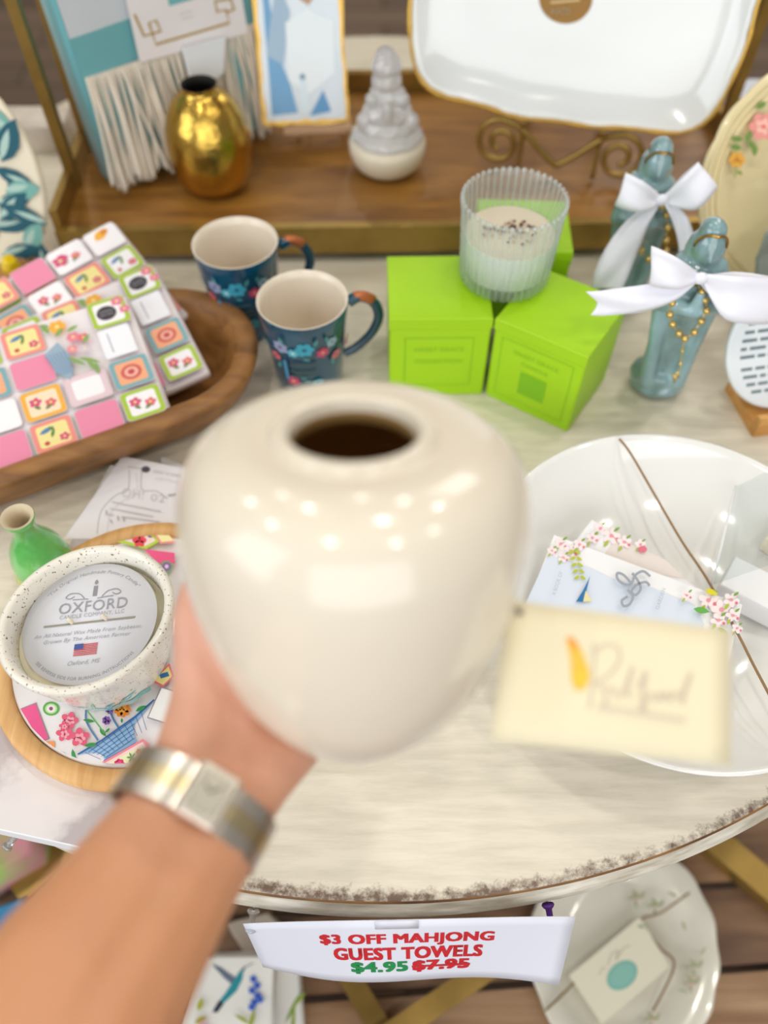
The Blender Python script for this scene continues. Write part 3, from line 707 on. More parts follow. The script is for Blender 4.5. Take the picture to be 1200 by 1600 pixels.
# ------------------------------------------------------------------ pad, papers and trivet with candle at the left
PADM = bpy.data.materials.new('watercolour_cover'); PADM.use_nodes = True
nt = PADM.node_tree; bb = nt.nodes['Principled BSDF']; bb.inputs['Roughness'].default_value = .55
tc = nt.nodes.new('ShaderNodeTexCoord'); nn = nt.nodes.new('ShaderNodeTexNoise'); nn.inputs['Scale'].default_value = 11; nn.inputs['Detail'].default_value = 6
rr = nt.nodes.new('ShaderNodeValToRGB'); rr.color_ramp.elements[0].position = .44; rr.color_ramp.elements[0].color = lin((228, 222, 222)) + (1,); rr.color_ramp.elements[1].position = .50; rr.color_ramp.elements[1].color = lin((188, 178, 180)) + (1,)
nt.links.new(tc.outputs['Object'], nn.inputs['Vector']); nt.links.new(nn.outputs['Fac'], rr.inputs[0]); nt.links.new(rr.outputs[0], bb.inputs['Base Color'])
PL0 = V((-.238, .437, 0)); PLd = V((-.052, -.262, 0)).normalized(); PLx = V((-PLd.y, PLd.x, 0)); PLx = PLx if PLx.x > 0 else -PLx
Mpad = frame(V((PL0.x, PL0.y, ZT + .0003)) + PLd * .300, PLx, -PLd)
b = MB(); b.slab([(0, 0), (.150, 0), (.150, .300), (0, .300)], 0, .018, PADM, Mpad, .0008, mside=PAPER, smooth_side=False)
pp = Plane(Mpad @ V((0, 0, .018)), (0, 0, 1))
D = Draw(b, lambda u, v, l: pp.hit(u, v, l))
G1 = (206, 200, 204); G2 = (178, 172, 178)
D.poly([pp_ for pp_ in [(100, 842), (191, 713), (306, 736), (306, 842)]], (232, 228, 232))
D.curve([(202, 735), (200, 765), (180, 775), (158, 800), (152, 835)], 1.4, G2); D.curve([(222, 735), (222, 765), (245, 768), (262, 780)], 1.4, G2); D.line([(200, 730), (224, 733)], 1.4, G2)
D.curve([(213, 740), (213, 772), (190, 785), (172, 805), (168, 835)], 1.0, G1)
D.disc(228, 734, 7, (84, 80, 90), 5); D.text('MADE TO SHARE', 262, 741, 46, 4, G2, rot=.18, flip=True); D.text('with friends', 262, 751, 40, 4, G1, rot=.18, flip=True)
D.text('OH!', 208, 772, 34, 15, G1, rot=.12, flip=True); D.text('02', 247, 779, 22, 12, G1, rot=.12, flip=True)
D.line([(263, 775), (276, 773)], 3, G2)
for x0, y0, x1, y1 in [(175, 785, 252, 800), (172, 795, 240, 808), (190, 808, 250, 816), (165, 803, 178, 806)]: D.line([(x0, y0), (x1, y1)], 2.2, G1)
for x, y in [(168, 806), (172, 812), (186, 815), (195, 817)]: D.leaf(x, y, x * .7, 9, 3, G2)
tag(b.build('notepad_box', origin=Mpad @ V((.075, .15, 0))), 'flat white box with grey watercolour print under the round trivet', 'box')
q = [at(250, 712, .0035), at(330, 745, .0035), at(330, 800, .0035), at(268, 790, .0035)]
card('paper_sheet', q, .002, PAPER, 'corner of a white sheet beside the flat grey-print box', 'paper')

TV = V((-.177, .262, ZT + .0184)); TVR = .106
BAM = wood('bamboo', (206, 152, 90), (232, 186, 124), (60, 6, 6), .4)
TRIV = thing('trivet', TV, 'round bamboo rimmed trivet with painted fruit and basket tile', 'trivet')
Mt = Matrix.Translation(TV)
mb = MB(); mb.lathe([(.0005, 0), (TVR - .003, 0), (TVR, .002), (TVR + .0005, .010), (TVR - .001, .0125), (TVR - .012, .013), (TVR - .0135, .0115), (TVR - .0135, .006), (.0005, .006)], BAM, 120, Mt); mb.build('bamboo_base', TRIV)
TILE = mat('glazed_tile', (238, 232, 232), .12, coat=.8)
mb = MB(); mb.lathe([(TVR - .0142, .0065), (TVR - .0142, .0108), (TVR - .0155, .0116), (.0005, .0118)], TILE, 120, Mt)
tpn = Plane(TV + V((0, 0, .0118)), (0, 0, 1))
RIN = TVR - .0155
def tf(u, v, l):
    p = tpn.hit(u, v, l); d = p - TV; d.z = 0
    if d.length > RIN: p = V((TV.x, TV.y, p.z)) + d * (RIN / d.length)
    return p
D = Draw(mb, tf, .00003, .00015)
def c2(*pts): return [(x / 3.75, 980 + y / 3.75) for x, y in pts]
def c1(*pts): return [(x / 4, 690 + y / 4) for x, y in pts]
OUT = (150, 140, 150)
D.poly(c2((80, 500), (212, 442), (292, 655), (240, 692), (150, 620)), OUT); D.poly(c2((90, 500), (208, 448), (284, 652), (240, 684), (155, 612)), (240, 92, 150))
x, y = c2((300, 478))[0]; D.disc(x, y, 13, (92, 178, 92), 11); D.disc(x, y, 9.5, (196, 226, 150), 8); D.disc(x, y, 7, (244, 236, 240), 6); D.disc(x, y, 3, (140, 90, 110))
D.poly(c2((245, 690), (320, 670), (300, 740)), (250, 160, 96)); D.poly(c2((262, 695), (300, 690), (290, 722)), (250, 226, 210))
D.curve(c2((505, 485), (510, 560), (575, 665)), 3, (96, 140, 190)); D.curve(c2((640, 478), (665, 540), (695, 590)), 3, (96, 140, 190))
D.poly(c2((458, 748), (600, 662), (800, 520), (905, 428), (850, 500), (790, 570), (785, 625), (805, 675), (620, 790), (600, 745), (540, 738)), (150, 190, 224))
for i in range(11):
    t = i / 10; a = (500 + 330 * t, 735 - 230 * t); D.line(c2(a, (a[0] + 90 - 60 * t, a[1] + 40 + 60 * t)), .8, (60, 104, 176)); 
for i in range(5): D.line(c2((520 + 25 * i, 735 + 8 * i), (790, 540 + 28 * i)), .8, (60, 104, 176))
D.line(c2((458, 748), (600, 664), (800, 522), (905, 428)), 2.4, (56, 108, 180)); D.line(c2((612, 790), (800, 685)), 4, (40, 100, 190)); D.line(c2((625, 800), (810, 700)), 2.5, (130, 186, 200))
for (fx, fy), r in zip(c2((410, 548), (380, 628), (470, 650), (380, 585)), (14, 13, 16, 8)): D.flower(fx, fy, r, (236, 96, 128), (250, 210, 150), 5, fx, .9); D.flower(fx + 1, fy + 1, r * .55, (250, 168, 184), (206, 60, 90), 5, fx + .5, .9)
for fx, fy, a, l, w in [(390, 745, 2.9, 60, 20), (430, 720, 1.4, 80, 26), (575, 690, 3.0, 80, 26), (600, 490, 1.7, -50, 26), (560, 560, 3.3, 70, 22), (590, 600, .9, 60, 26), (800, 500, -.5, 70, 26), (760, 440, -.3, 70, 20), (720, 540, 1.6, 30, 14), (650, 600, 2.4, 40, 14), (690, 470, 1.3, 40, 14)]:
    (px_, py_), = c2((fx, fy)); D.leaf(px_, py_, a, l / 3.75, w / 3.75, (70, 158, 84)); D.line([(px_, py_), (px_ + math.cos(a) * l / 4.2, py_ + math.sin(a) * l / 4.2)], .5, (40, 110, 60))
D.line(c2((520, 500), (620, 630)), 2.2, (110, 180, 96))
(fx, fy), = c2((722, 492)); D.flower(fx, fy, 13, (238, 136, 40), (190, 90, 30), 9, 0, .85); D.flower(fx, fy - 2, 8, (246, 172, 70), (200, 96, 30), 7, .3, .85)
for p in c2((650, 492), (632, 556)): D.flower(p[0], p[1], 7, (138, 92, 170), (90, 50, 120), 7)
D.poly(c2((605, 800), (845, 664), (885, 700), (880, 740), (770, 862), (640, 866), (608, 840)), (240, 140, 150)); D.poly(c2((622, 806), (842, 682), (866, 712), (760, 856), (645, 858)), (252, 214, 214)); D.poly(c2((638, 820), (835, 706), (850, 722), (755, 850), (655, 852)), (240, 240, 190))
(fx, fy), = c2((708, 812)); D.flower(fx, fy, 8.5, (226, 40, 110), (180, 20, 80), 7); D.flower(fx, fy, 5, (240, 90, 140), (180, 20, 80), 5)
for a in (.3, 1.2, 2.2, 3.2, 4.2, 5.3): (px_, py_), = c2((782, 775)); D.leaf(px_, py_, a, 9, 2.6, (70, 140, 70))
(fx, fy), = c2((823, 742)); D.flower(fx, fy, 5, (226, 84, 60), (180, 50, 40), 6); D.leaf(*c2((800, 830))[0], 2.6, 10, 4, (70, 130, 180))
D.quadframe(c2((895, 330), (960, 365), (1030, 300), (1000, 225)), (236, 120, 130), (244, 232, 150)); D.poly(c2((940, 290), (990, 275), (1000, 300), (950, 315)), (60, 120, 180))
D.poly(c2((870, 545), (1000, 585), (1080, 560), (1080, 400), (950, 360)), OUT); D.poly(c2((878, 540), (1000, 578), (1074, 554), (1074, 406), (955, 370)), (244, 242, 240))
D.quadframe(c1((735, 640), (970, 535), (1010, 640), (920, 690)), (186, 214, 60), (250, 222, 220), .72); (fx, fy), = c1((880, 635)); D.flower(fx, fy, 11, (236, 70, 84), (180, 30, 60), 6); D.leaf(*c1((930, 610))[0], .2, 8, 3, (80, 80, 110))
D.poly(c1((760, 590), (850, 545), (830, 590), (770, 610)), (84, 140, 190)); D.poly(c1((690, 630), (760, 590), (770, 610), (720, 645)), (176, 206, 150))
D.quadframe(c1((980, 560), (1090, 525), (1110, 650), (1010, 660)), (240, 150, 140), (246, 236, 170)); (fx, fy), = c1((1050, 575)); D.disc(fx, fy, 6, (216, 50, 80))
D.poly(c1((905, 690), (1100, 715), (1100, 780), (990, 775)), (242, 90, 140)); (fx, fy), = c1((1050, 800)); D.disc(fx, fy, 9, (96, 180, 90)); D.disc(fx, fy, 7, (150, 96, 170)); D.disc(fx, fy, 3, (230, 210, 235))
mb.build('painted_tile', TRIV)

def speckle_mat():
    m = bpy.data.materials.new('speckled_stoneware'); m.use_nodes = True; nt = m.node_tree; b = nt.nodes['Principled BSDF']; b.inputs['Roughness'].default_value = .3; b.inputs['Coat Weight'].default_value = .4
    tc = nt.nodes.new('ShaderNodeTexCoord'); n = nt.nodes.new('ShaderNodeTexNoise'); n.inputs['Scale'].default_value = 520; n.inputs['Detail'].default_value = 1
    r = nt.nodes.new('ShaderNodeValToRGB'); r.color_ramp.elements[0].position = .655; r.color_ramp.elements[0].color = lin((236, 232, 220)) + (1,); r.color_ramp.elements[1].position = .70; r.color_ramp.elements[1].color = lin((128, 98, 68)) + (1,)
    nt.links.new(tc.outputs['Object'], n.inputs['Vector']); nt.links.new(n.outputs['Fac'], r.inputs[0]); nt.links.new(r.outputs[0], b.inputs['Base Color']); return m
SPK = speckle_mat()
PC = at(135, 962, .092); PC.z = ZT + .0305
POT = thing('pottery_candle', PC, 'speckled cream pottery candle with printed label resting on the trivet', 'candle')
Mo = Matrix.Translation(PC) @ Matrix.Rotation(math.radians(38), 4, 'Z')
ov = lambda a, r, z: r * (1 + (.035 * math.cos(2 * a)) * min(1, z / .03))
TQ = mat('turquoise_glaze', (86, 176, 170), .2, coat=.5, c2=(190, 218, 212), vscale=40)
mb = MB()
mb.lathe([(.0005, .001), (.034, .001), (.037, 0), (.041, .003), (.0445, .012), (.0495, .032), (.0535, .050), (.0555, .0575), (.0560, .0610), (.0545, .0635), (.0515, .0635), (.0495, .061), (.0482, .050), (.0482, .044)], SPK, 96, Mo, rf=ov)
dd = Draw(mb, lambda u, v, l: Mo @ V(((.0415 + (v - .003) * .235 + l) * (1 + .035 * math.cos(2 * u) * min(1, v / .03)) * math.cos(u), (.0415 + (v - .003) * .235 + l) * (1 + .035 * math.cos(2 * u) * min(1, v / .03)) * math.sin(u), v)), .0001, .0012)
a0 = -PI / 2 - math.radians(38)
dd.line([(a0 - .75 + .05 * i, .008 + .002 * math.sin(i * .9)) for i in range(34)], .008, TQ)
for u, v, du, dv in [(.0, .010, .10, .020), (-.3, .010, .25, .010), (.35, .010, .35, .014), (.15, .008, .2, .012)]:
    dd.poly([(a0 + u, v), (a0 + u + du * .6, v + dv * .4), (a0 + u + du, v + dv), (a0 + u + du * .3, v + dv * .7)], TQ)
mb.build('pot', POT)
mb = MB(); mb.lathe([(.0005, .0440), (.0481, .0440)], mat('soy_wax', (238, 228, 198), .4, sss=.2), 64, Mo, rf=lambda a, r, z: r * (1 + .035 * math.cos(2 * a)))
mb.build('wax_surface', POT)
LZ = .0500; LR = .0452
LC = at(141, 972, LZ + .0305); LC.z = 0
Ml = Matrix.Translation(V((LC.x, LC.y, PC.z + LZ))) @ Matrix.Rotation(math.radians(5), 4, 'Z') @ Matrix.Rotation(math.radians(-4), 4, 'Y')
LBL = mat('label_card', (226, 228, 236), .5)
mb = MB(); mb.lathe([(.0005, 0), (LR, 0), (LR, .0008), (.0005, .0008)], LBL, 96, Ml)
D = Draw(mb, lambda u, v, l: Ml @ V((u, v, .0008 + l)), .00004, .0001)
GR = (150, 150, 158)
def arc(R, up):
    return (lambda a, b: ((R + b) * math.sin(a / R), (R + b) * math.cos(a / R))) if up else (lambda a, b: ((R - b) * math.sin(a / R), -(R - b) * math.cos(a / R)))
D.text('"The Original Handmade Pottery Candle"', 0, 0, .072, .0034, GR, shear=.25, fn=arc(.0385, True))
D.text('SEE REVERSE SIDE FOR BURNING INSTRUCTIONS', 0, 0, .072, .0022, GR, fn=arc(.0410, False))
D.line([(0.001, .0195), (0.001, .0275)], .0030, (140, 140, 148)); D.leaf(.001, .0285, PI / 2, .004, .0026, (140, 140, 148))
for sgn in (-1, 1): D.curve([(sgn * .006, .0185), (sgn * .010, .0225), (sgn * .016, .0232), (sgn * .019, .0205), (sgn * .016, .0192), (sgn * .013, .0208)], .0007, GR); D.curve([(sgn * .003, .0175), (sgn * .009, .0180), (sgn * .014, .0182)], .0006, GR)
D.text('OXFORD', .001, .0120, .047, .0082, (156, 156, 164)); D.text('CANDLE COMPANY, LLC', .001, .0050, .044, .0034, (172, 172, 180))
D.line([(-.031, -.0005), (.031, -.0005)], .0013, (150, 146, 130))
D.text('An All Natural Wax Made From Soybeans,', 0, -.0080, .072, .0036, (166, 166, 174), shear=.25); D.text('Grown By The American Farmer', 0, -.0128, .058, .0036, (166, 166, 174), shear=.25)
for i in range(7): D.rect(-.0078, -.0248 + .00124 * i, .0078, -.0248 + .00124 * i + .00066, (206, 60, 66), up=False)
D.rect(-.0078, -.0203, -.0018, -.0162, (70, 90, 160)); D.text('Oxford, MS', 0, -.0300, .021, .0036, (160, 160, 168), shear=.25)
part(mb.build('label_disc', POT), 'round white printed label')
mb = MB(); WK = mat('cotton_wick', (236, 226, 206), .8)
for x_ in (-.011, .012): mb.tube(cat([Ml @ V((x_, -.0005, -.008)), Ml @ V((x_ - .001, .0005, .002)), Ml @ V((x_ - .003, .002, .0045))], 4), .0014, WK, 8)
mb.build('wick', POT)

# green and yellow bud vase at the far left
GV = at(20, 808, .088); GV.z = ZT; 
GG = mat('green_glaze', (70, 172, 74), .12, coat=.8, c2=(120, 200, 110), vscale=30); YG = mat('yellow_glaze', (232, 190, 40), .14, coat=.8, c2=(170, 190, 60), vscale=40)
BUD = thing('bud_vase', GV, 'small green and yellow glazed bud vase left of the pottery candle', 'vase')
Mg = Matrix.Translation(GV) @ Matrix.Rotation(math.radians(2), 4, 'Y') @ Matrix.Scale(1.0, 4)
mb = MB(); mb.lathe([(.0005, .003), (.016, .002), (.0205, .004), (.024, .012), (.0245, .022), (.0225, .030)], YG, 40, Mg); mb.build('body', BUD)
mb = MB(); mb.lathe([(.0225, .030), (.0212, .040), (.0185, .050), (.0135, .060), (.0098, .068), (.0088, .074), (.0098, .081), (.0122, .0865), (.0118, .0885)], GG, 40, Mg); mb.lathe([(.0118, .0885), (.0095, .0880), (.0072, .080), (.0070, .06)], mat('beige_inside', (206, 190, 160), .5), 40, Mg); mb.build('neck', BUD)

# ------------------------------------------------------------------ floral plate and amber pumpkin at the back left
FP = thing('arched_plaque', (-.430, .734, ZT), 'cream arched plaque painted with teal leaves at the back left', 'plaque')
Mfp = Matrix.Translation((-.430, .724, ZT)) @ Matrix.Rotation(math.radians(-8), 4, 'Z') @ Matrix.Rotation(math.radians(78), 4, 'X')
CRM = mat('cream_glaze', (238, 228, 204), .2, coat=.5)
ol = []
for i in range(40):
    t = 2 * PI * i / 40; x_ = .085 * (abs(math.cos(t)) ** .85) * (1 if math.cos(t) > 0 else -1); y_ = .105 + .1 * math.sin(t) + (.0 if math.sin(t) < 0 else 0)
    ol.append((x_, max(.0, y_)))
mb = MB(); mb.slab(ol, -.009, .0, CRM, Mfp, .003)
D = Draw(mb, lambda u, v, l: Mfp @ V((u, v, l)), .00008, .0003)
TL1 = (34, 92, 108); TL2 = (120, 176, 166)
for x_, y_, a, ln, w, c in [(.01, .16, .6, .05, .020, TL2), (.02, .09, 1.15, .06, .016, TL1), (.0, .10, 1.7, .055, .016, TL2), (.03, .075, .3, .045, .016, TL1), (.065, .085, 2.2, .025, .02, TL1), (.0, .07, 2.9, .04, .018, TL1), (.015, .05, .15, .055, .014, TL1), (.07, .03, 3.0, .025, .018, TL1), (-.01, .03, .5, .04, .02, TL1), (.03, .20, 3.4, .05, .018, TL2), (-.03, .13, 2.4, .05, .02, TL1), (.02, .055, 3.6, .04, .016, TL2), (.045, .165, 2.0, .045, .022, TL1), (.075, .14, 2.3, .05, .02, TL2), (.05, .12, 1.0, .05, .022, TL1), (.03, .125, 1.9, .05, .02, TL2), (.08, .095, 2.7, .045, .018, TL1), (.045, .09, .2, .04, .02, TL2), (.03, .06, .7, .05, .02, TL1), (.082, .06, 2.8, .05, .018, TL1), (.05, .03, .9, .04, .02, TL2), (.02, .02, .3, .05, .018, TL1), (.055, .19, 2.6, .05, .02, TL2), (.065, .01, 1.4, .03, .016, TL1)]:
    D.leaf(x_, y_, a, ln, w, c); D.leaf(x_, y_ + .002, a + .06, ln * .7, w * .35, (176, 206, 196))
for x_, y_, r in [(-.005, .12, .018), (.006, .10, .012), (-.06, .06, .016)]: D.flower(x_, y_, r, (226, 120, 130), (240, 190, 60), 6)
part(mb.build('painted_face', FP), 'cream panel with teal leaves and pink blossom')
mb = MB(); mb.box((-.04, .018, 0), (.04, .030, .05), mat('easel_wood', (190, 146, 96), .6), Matrix.Translation((-.430, .734, ZT)) @ Matrix.Rotation(math.radians(-8), 4, 'Z')); mb.build('stand_block', FP)
AP = at(31, 432, .012) + V((0, -.008, 0)); AP.z = ZT
AMB = mat('amber_glass', (214, 150, 40), .08, coat=.6, trans=.55, ior=1.4); 
PUM = thing('glass_pumpkin', AP, 'small amber glass pumpkin in front of the teal-leaf plaque', 'ornament')
mb = MB(); mb.lathe([(.0005, .001), (.018, .001), (.027, .008), (.0305, .018), (.028, .029), (.019, .0365), (.009, .0375), (.0005, .035)], AMB, 80, Matrix.Translation(AP) @ Matrix.Scale(.82, 4), rf=lambda a, r, z: r * (1 + .06 * abs(math.cos(4.5 * a)))); mb.build('shell', PUM)
mb = MB(); mb.tube(cat([AP + V((0, 0, .029)), AP + V((.001, -.002, .037)), AP + V((.005, -.004, .043))], 5), [.010, .010, .010, .0095, .009, .0085, .008, .0075, .007, .006, .005], mat('yellow_glass', (240, 204, 30), .1, coat=.6), 10); part(mb.build('stem', PUM), 'bright yellow stem')

# ------------------------------------------------------------------ things on the shelf
SH = SH_H + .0005
def on_shelf(px, py): 
    p = at(px, py, SH); return p
# folded throw with fringe
T0 = on_shelf(183, 296); T1 = on_shelf(424, 203); tx = (T1 - T0); tw = tx.length; tx.normalize(); ty = V((-tx.y, tx.x, 0))
THROW = thing('throw_blanket', T0 + tx * tw / 2 + ty * .03, 'folded teal and grey checked throw with long cream fringe', 'blanket')
lean = V((0, 0, 1)) + ty * .10 + tx * -.06; lean.normalize()
Mth = frame(T0, tx, lean)            # x along, y up, z towards the viewer
CT = mat('teal_woven_cloth', (112, 176, 182), .9, bump=.4, bscale=500, sheen=.3); CG = mat('grey_woven_cloth', (208, 214, 220), .9, bump=.4, bscale=500, sheen=.3); CF = mat('cream_fringe', (224, 214, 198), .95)
mb = MB(); wv = lambda u, v: .003 * math.sin(u * 40 + v * 11)
FB = .115                              # where the fringe starts
rows = []
for j in range(13):
    v = .01 + .29 * j / 12; rows.append([Mth @ V((tw * i / 16, v, .004 + wv(tw * i / 16, v) - .5 * 0)) for i in range(17)])
b0 = len(mb.f); mb.grid(rows, CT)
for fi in range(b0, len(mb.f)):
    j, i = divmod(fi - b0, 16)
    if j >= 6 and i < 8: mb.fm[fi] = mb.mi(CG)
mb.slab([(-.002, .0062), (tw, .0062), (tw, .30), (-.002, .30)], -.045, .0005, CT, Mth, .006)
mb.build('folded_cloth', THROW)
mb = MB()
for i in range(84):
    u = .004 + (tw - .008) * (i + random.uniform(-.4, .4)) / 83; off = random.uniform(.004, .016)
    e = random.uniform(-.016, .016); L0 = random.uniform(.004, .018)
    mb.tube([Mth @ p for p in cat([(u, FB + .004, .007), (u + e * .3, FB * .7, off), (u + e * .7, FB * .35, off + .004), (u + e, L0, off + .008)], 4)], [.0019] * 9 + [.0024] * 4, CF, 6)
mb.build('fringe', THROW)
card_pl = Plane(Mth @ V((0, 0, .012)), Mth.to_3x3() @ V((0, 0, 1)))
mb = MB(); Q = [card_pl.hit(*p) for p in [(193, -20), (219, 98), (388, 52), (372, -40)]]; n = card_pl.n
mb.add(Q + [p - n * .001 for p in Q], [(0, 1, 2, 3), (7, 6, 5, 4), (0, 4, 5, 1), (1, 5, 6, 2), (2, 6, 7, 3), (3, 7, 4, 0)], mat('hang_card', (238, 232, 232), .5), False)
D = Draw(mb, lambda u, v, l: card_pl.hit(u, v, l), .00008, .0002); GLD = mat('gold_print', (196, 160, 84), .4, .3)
def cc(*pts): return [(x * .375, y * .375) for x, y in pts]
D.line(cc((560, 60), (600, 150), (670, 130), (650, 85), (620, 95), (650, 185), (955, 95), (940, 40), (905, 50), (895, 5), (960, -5), (975, 40), (945, 50)), 4.2, GLD)
D.poly(cc((690, -40), (830, -60), (810, -5), (705, 25)), (120, 184, 190)); D.line(cc((745, 60), (800, 45)), 1.5, (206, 200, 200)); D.line(cc((755, 80), (805, 66)), 1.5, (206, 200, 200))
part(mb.build('hang_card', THROW), 'white card with gold key border')
mb = MB(); Q = [card_pl.hit(*p, .010) for p in [(280, 72), (345, 56), (342, 110), (318, 128), (292, 118)]]
mb.add(Q + [p - n * .006 for p in Q], [(0, 1, 2, 3, 4), (9, 8, 7, 6, 5)] + [(i, i + 5, (i + 1) % 5 + 5, (i + 1) % 5) for i in range(5)], mat('white_tissue', (232, 236, 240), .7), False)
mb.build('price_tag', THROW)
# gold vase
GP = on_shelf(336, 283) + V((.003, -.006, 0))
GVS = thing('gold_vase', GP, 'shiny gold bud vase beside the fringed throw', 'vase')
HG = mat('hammered_gold', (206, 168, 78), .24, 1.0, bump=.5, bscale=90)
mb = MB(); mb.lathe([(.0005, .002), (.028, .001), (.034, .004), (.0405, .014), (.0445, .030), (.0455, .048), (.0440, .064), (.0395, .080), (.0320, .093), (.0235, .1015), (.0185, .1055), (.0178, .108), (.0184, .111)], HG, 64, Matrix.Translation(GP)); mb.build('body', GVS)
mb = MB(); mb.lathe([(.0184, .111), (.0170, .111), (.0165, .104), (.022, .098), (.038, .07), (.036, .02), (.0005, .008)], mat('dark_inside', (24, 20, 14), .8), 48, Matrix.Translation(GP)); part(mb.build('lining', GVS), 'black inside of the neck')
# little framed painting on an easel
E0 = on_shelf(452, 226); E1 = on_shelf(544, 222); ex = (E1 - E0); ew = ex.length; ex.normalize(); ey = V((-ex.y, ex.x, 0))
EAS = thing('tabletop_easel', E0 + ex * ew / 2, 'tiny pale wood easel holding the blue and white painting', 'easel')
EW = mat('pale_easel_wood', (206, 170, 136), .6)
for k, (u, z1) in enumerate([(.012, .15), (ew - .004, .15)]):
    mb = MB(); P0 = E0 + ex * u + ey * .013; mb.tube([P0 + V((0, 0, .0035)), P0 + ey * .060 + V((0, 0, z1))], .0045, EW, 4); mb.build('leg', EAS)
mb = MB(); P0 = E0 + ex * ew * .5 + ey * .115; mb.tube([P0 + V((0, 0, .0035)), E0 + ex * ew * .5 + ey * .075 + V((0, 0, .14))], .0035, EW, 4); mb.build('rear_leg', EAS)
mb = MB(); mb.box((-.004, -.014, .020), (ew + .004, .012, .026), EW, frame(E0, ex, ey)); mb.build('ledge', EAS)
up_e = (ey * .36 + V((0, 0, 1))).normalized()
Mc = frame(E0 - ex * .028 - ey * .006 + V((0, 0, .0275)), ex, up_e)
PW_, PH_ = ew + .030, .17
CAN = mat('canvas_white', (224, 234, 242), .35, coat=.4); GLEAF = mat('gold_leaf', (214, 172, 84), .35, .7, bump=.5, bscale=200)
mb = MB(); mb.slab([(0, 0), (PW_, 0), (PW_ - .004, PH_), (.006, PH_)], -.016, 0, CAN, Mc, .0015, mside=GLEAF)
D = Draw(mb, lambda u, v, l: Mc @ V((u, v, l)), .00008, .0002)
for e in (((.002, .002), (PW_ - .002, .002)), ((PW_ - .002, .002), (PW_ - .005, PH_)), ((.007, PH_), (.002, .002))):
    a, b_ = e; pts = [(a[0] + (b_[0] - a[0]) * i / 10 + random.uniform(-.001, .001), a[1] + (b_[1] - a[1]) * i / 10 + random.uniform(-.001, .001)) for i in range(11)]
    D.line(pts, [random.uniform(.003, .006) for _ in pts], GLEAF)
D.poly([(.012, .010), (PW_ * .42, .012), (PW_ * .36, .04), (PW_ * .25, .07), (PW_ * .2, .13), (.014, .13)], (120, 172, 214)); D.poly([(PW_ * .55, .008), (PW_ * .8, .012), (PW_ * .72, .034)], (100, 158, 206)); D.poly([(.012, .07), (PW_ * .3, .06), (PW_ * .42, .11), (.03, .14)], (168, 194, 216))
D.poly([(PW_ * .34, .045), (PW_ * .55, .03), (PW_ * .86, .05), (PW_ * .88, .10), (PW_ * .6, .112), (PW_ * .36, .10)], (240, 248, 252)); D.poly([(PW_ * .45, .012), (PW_ * .56, .012), (PW_ * .54, .045), (PW_ * .46, .05)], (226, 240, 248)); D.poly([(PW_ * .42, .128), (PW_ * .62, .115), (PW_ * .8, .135), (PW_ * .6, .16)], (196, 160, 128)); D.disc(PW_ * .50, .048, .003, (110, 150, 170))
tag(mb.build('canvas_painting', origin=Mc @ V((PW_ / 2, 0, 0))), 'small blue and white abstract painting with gold leaf edges', 'painting')
# clear glass figurine on cream base
FG = on_shelf(605, 262)
FIG = thing('glass_figurine', FG, 'clear glass praying figure on round cream base, middle of shelf', 'figurine')
mb = MB(); mb.lathe([(.0005, .001), (.024, .001), (.031, .003), (.038, .010), (.0425, .022), (.043, .030), (.041, .036), (.0005, .037)], mat('cream_wax_base', (226, 214, 192), .35, coat=.3), 56, Matrix.Translation(FG)); mb.build('base', FIG)
IGL = mat('pearly_glass', (246, 246, 250), .12, coat=1.0, trans=.6, ior=1.35, bump=1.0, bscale=70)
bl = [(FG + V((0, 0, .040)), (.042, .040, .012)), (FG + V((0, 0, .052)), (.034, .031, .014)), (FG + V((0, -.002, .066)), (.029, .025, .016)), (FG + V((.0, 0, .082)), (.021, .019, .016)), (FG + V((-.001, 0, .098)), (.017, .017, .014)), (FG + V((-.001, 0, .112)), (.0165, .0165, .015)), (FG + V((-.002, .002, .122)), (.011, .012, .009)),
      (FG + V((.024, -.010, .060)), .011), (FG + V((-.024, -.010, .060)), .010), (FG + V((0, -.024, .076)), (.006, .006, .012)), (FG + V((.016, -.012, .084)), .008), (FG + V((-.016, -.012, .084)), .008)]
blob('glass_figure', bl, .0016, IGL, FIG, smooth=3)
# white platter on its gold scroll easel
S0 = on_shelf(770, 262); S1 = on_shelf(963, 288); sxv = (S1 - S0).normalized(); syv = V((-sxv.y, sxv.x, 0))
SCC = (S0 + S1) / 2; SCR = thing('scroll_easel', SCC, 'gold scrollwork plate easel under the large white platter', 'easel')
SW = (S1 - S0).length
Msc = frame(SCC, sxv, V((0, 0, 1)))
def spiral(cx, cz, r0, turns, sgn, a0, n=34):
    return [(cx + sgn * (r0 * (1 - .78 * i / n)) * math.cos(a0 + turns * 2 * PI * i / n), cz + (r0 * (1 - .78 * i / n)) * math.sin(a0 + turns * 2 * PI * i / n)) for i in range(n + 1)]
mb = MB()
for sg in (-1, 1):
    sp = spiral(0, .030, .027, 1.45, 1, PI * .62)       # from the crest round into the curl
    pts = [(0, .012), (.018, .026), (.045, .050)]
    curl = [(SW / 2 + .000 - x_ * 1.0 + .004, z) for x_, z in spiral(0, .031, .0265, 1.5, 1, PI * .5)]
    curl = [(SW / 2 - .004 + .0265 * (1 - .78 * i / 36) * math.sin(1.5 * 2 * PI * i / 36), .031 + .0265 * (1 - .74 * i / 36) * math.cos(1.5 * 2 * PI * i / 36)) for i in range(37)]
    path = [V((x_ * sg, z, 0)) for x_, z in pts + curl]
    path = cat(path[:4], 5)[:-1] + path[3:]
    mb.tube([Msc @ p for p in path], .0035, BRASS, 8)
mb.build('scroll', SCR)
mb = MB()
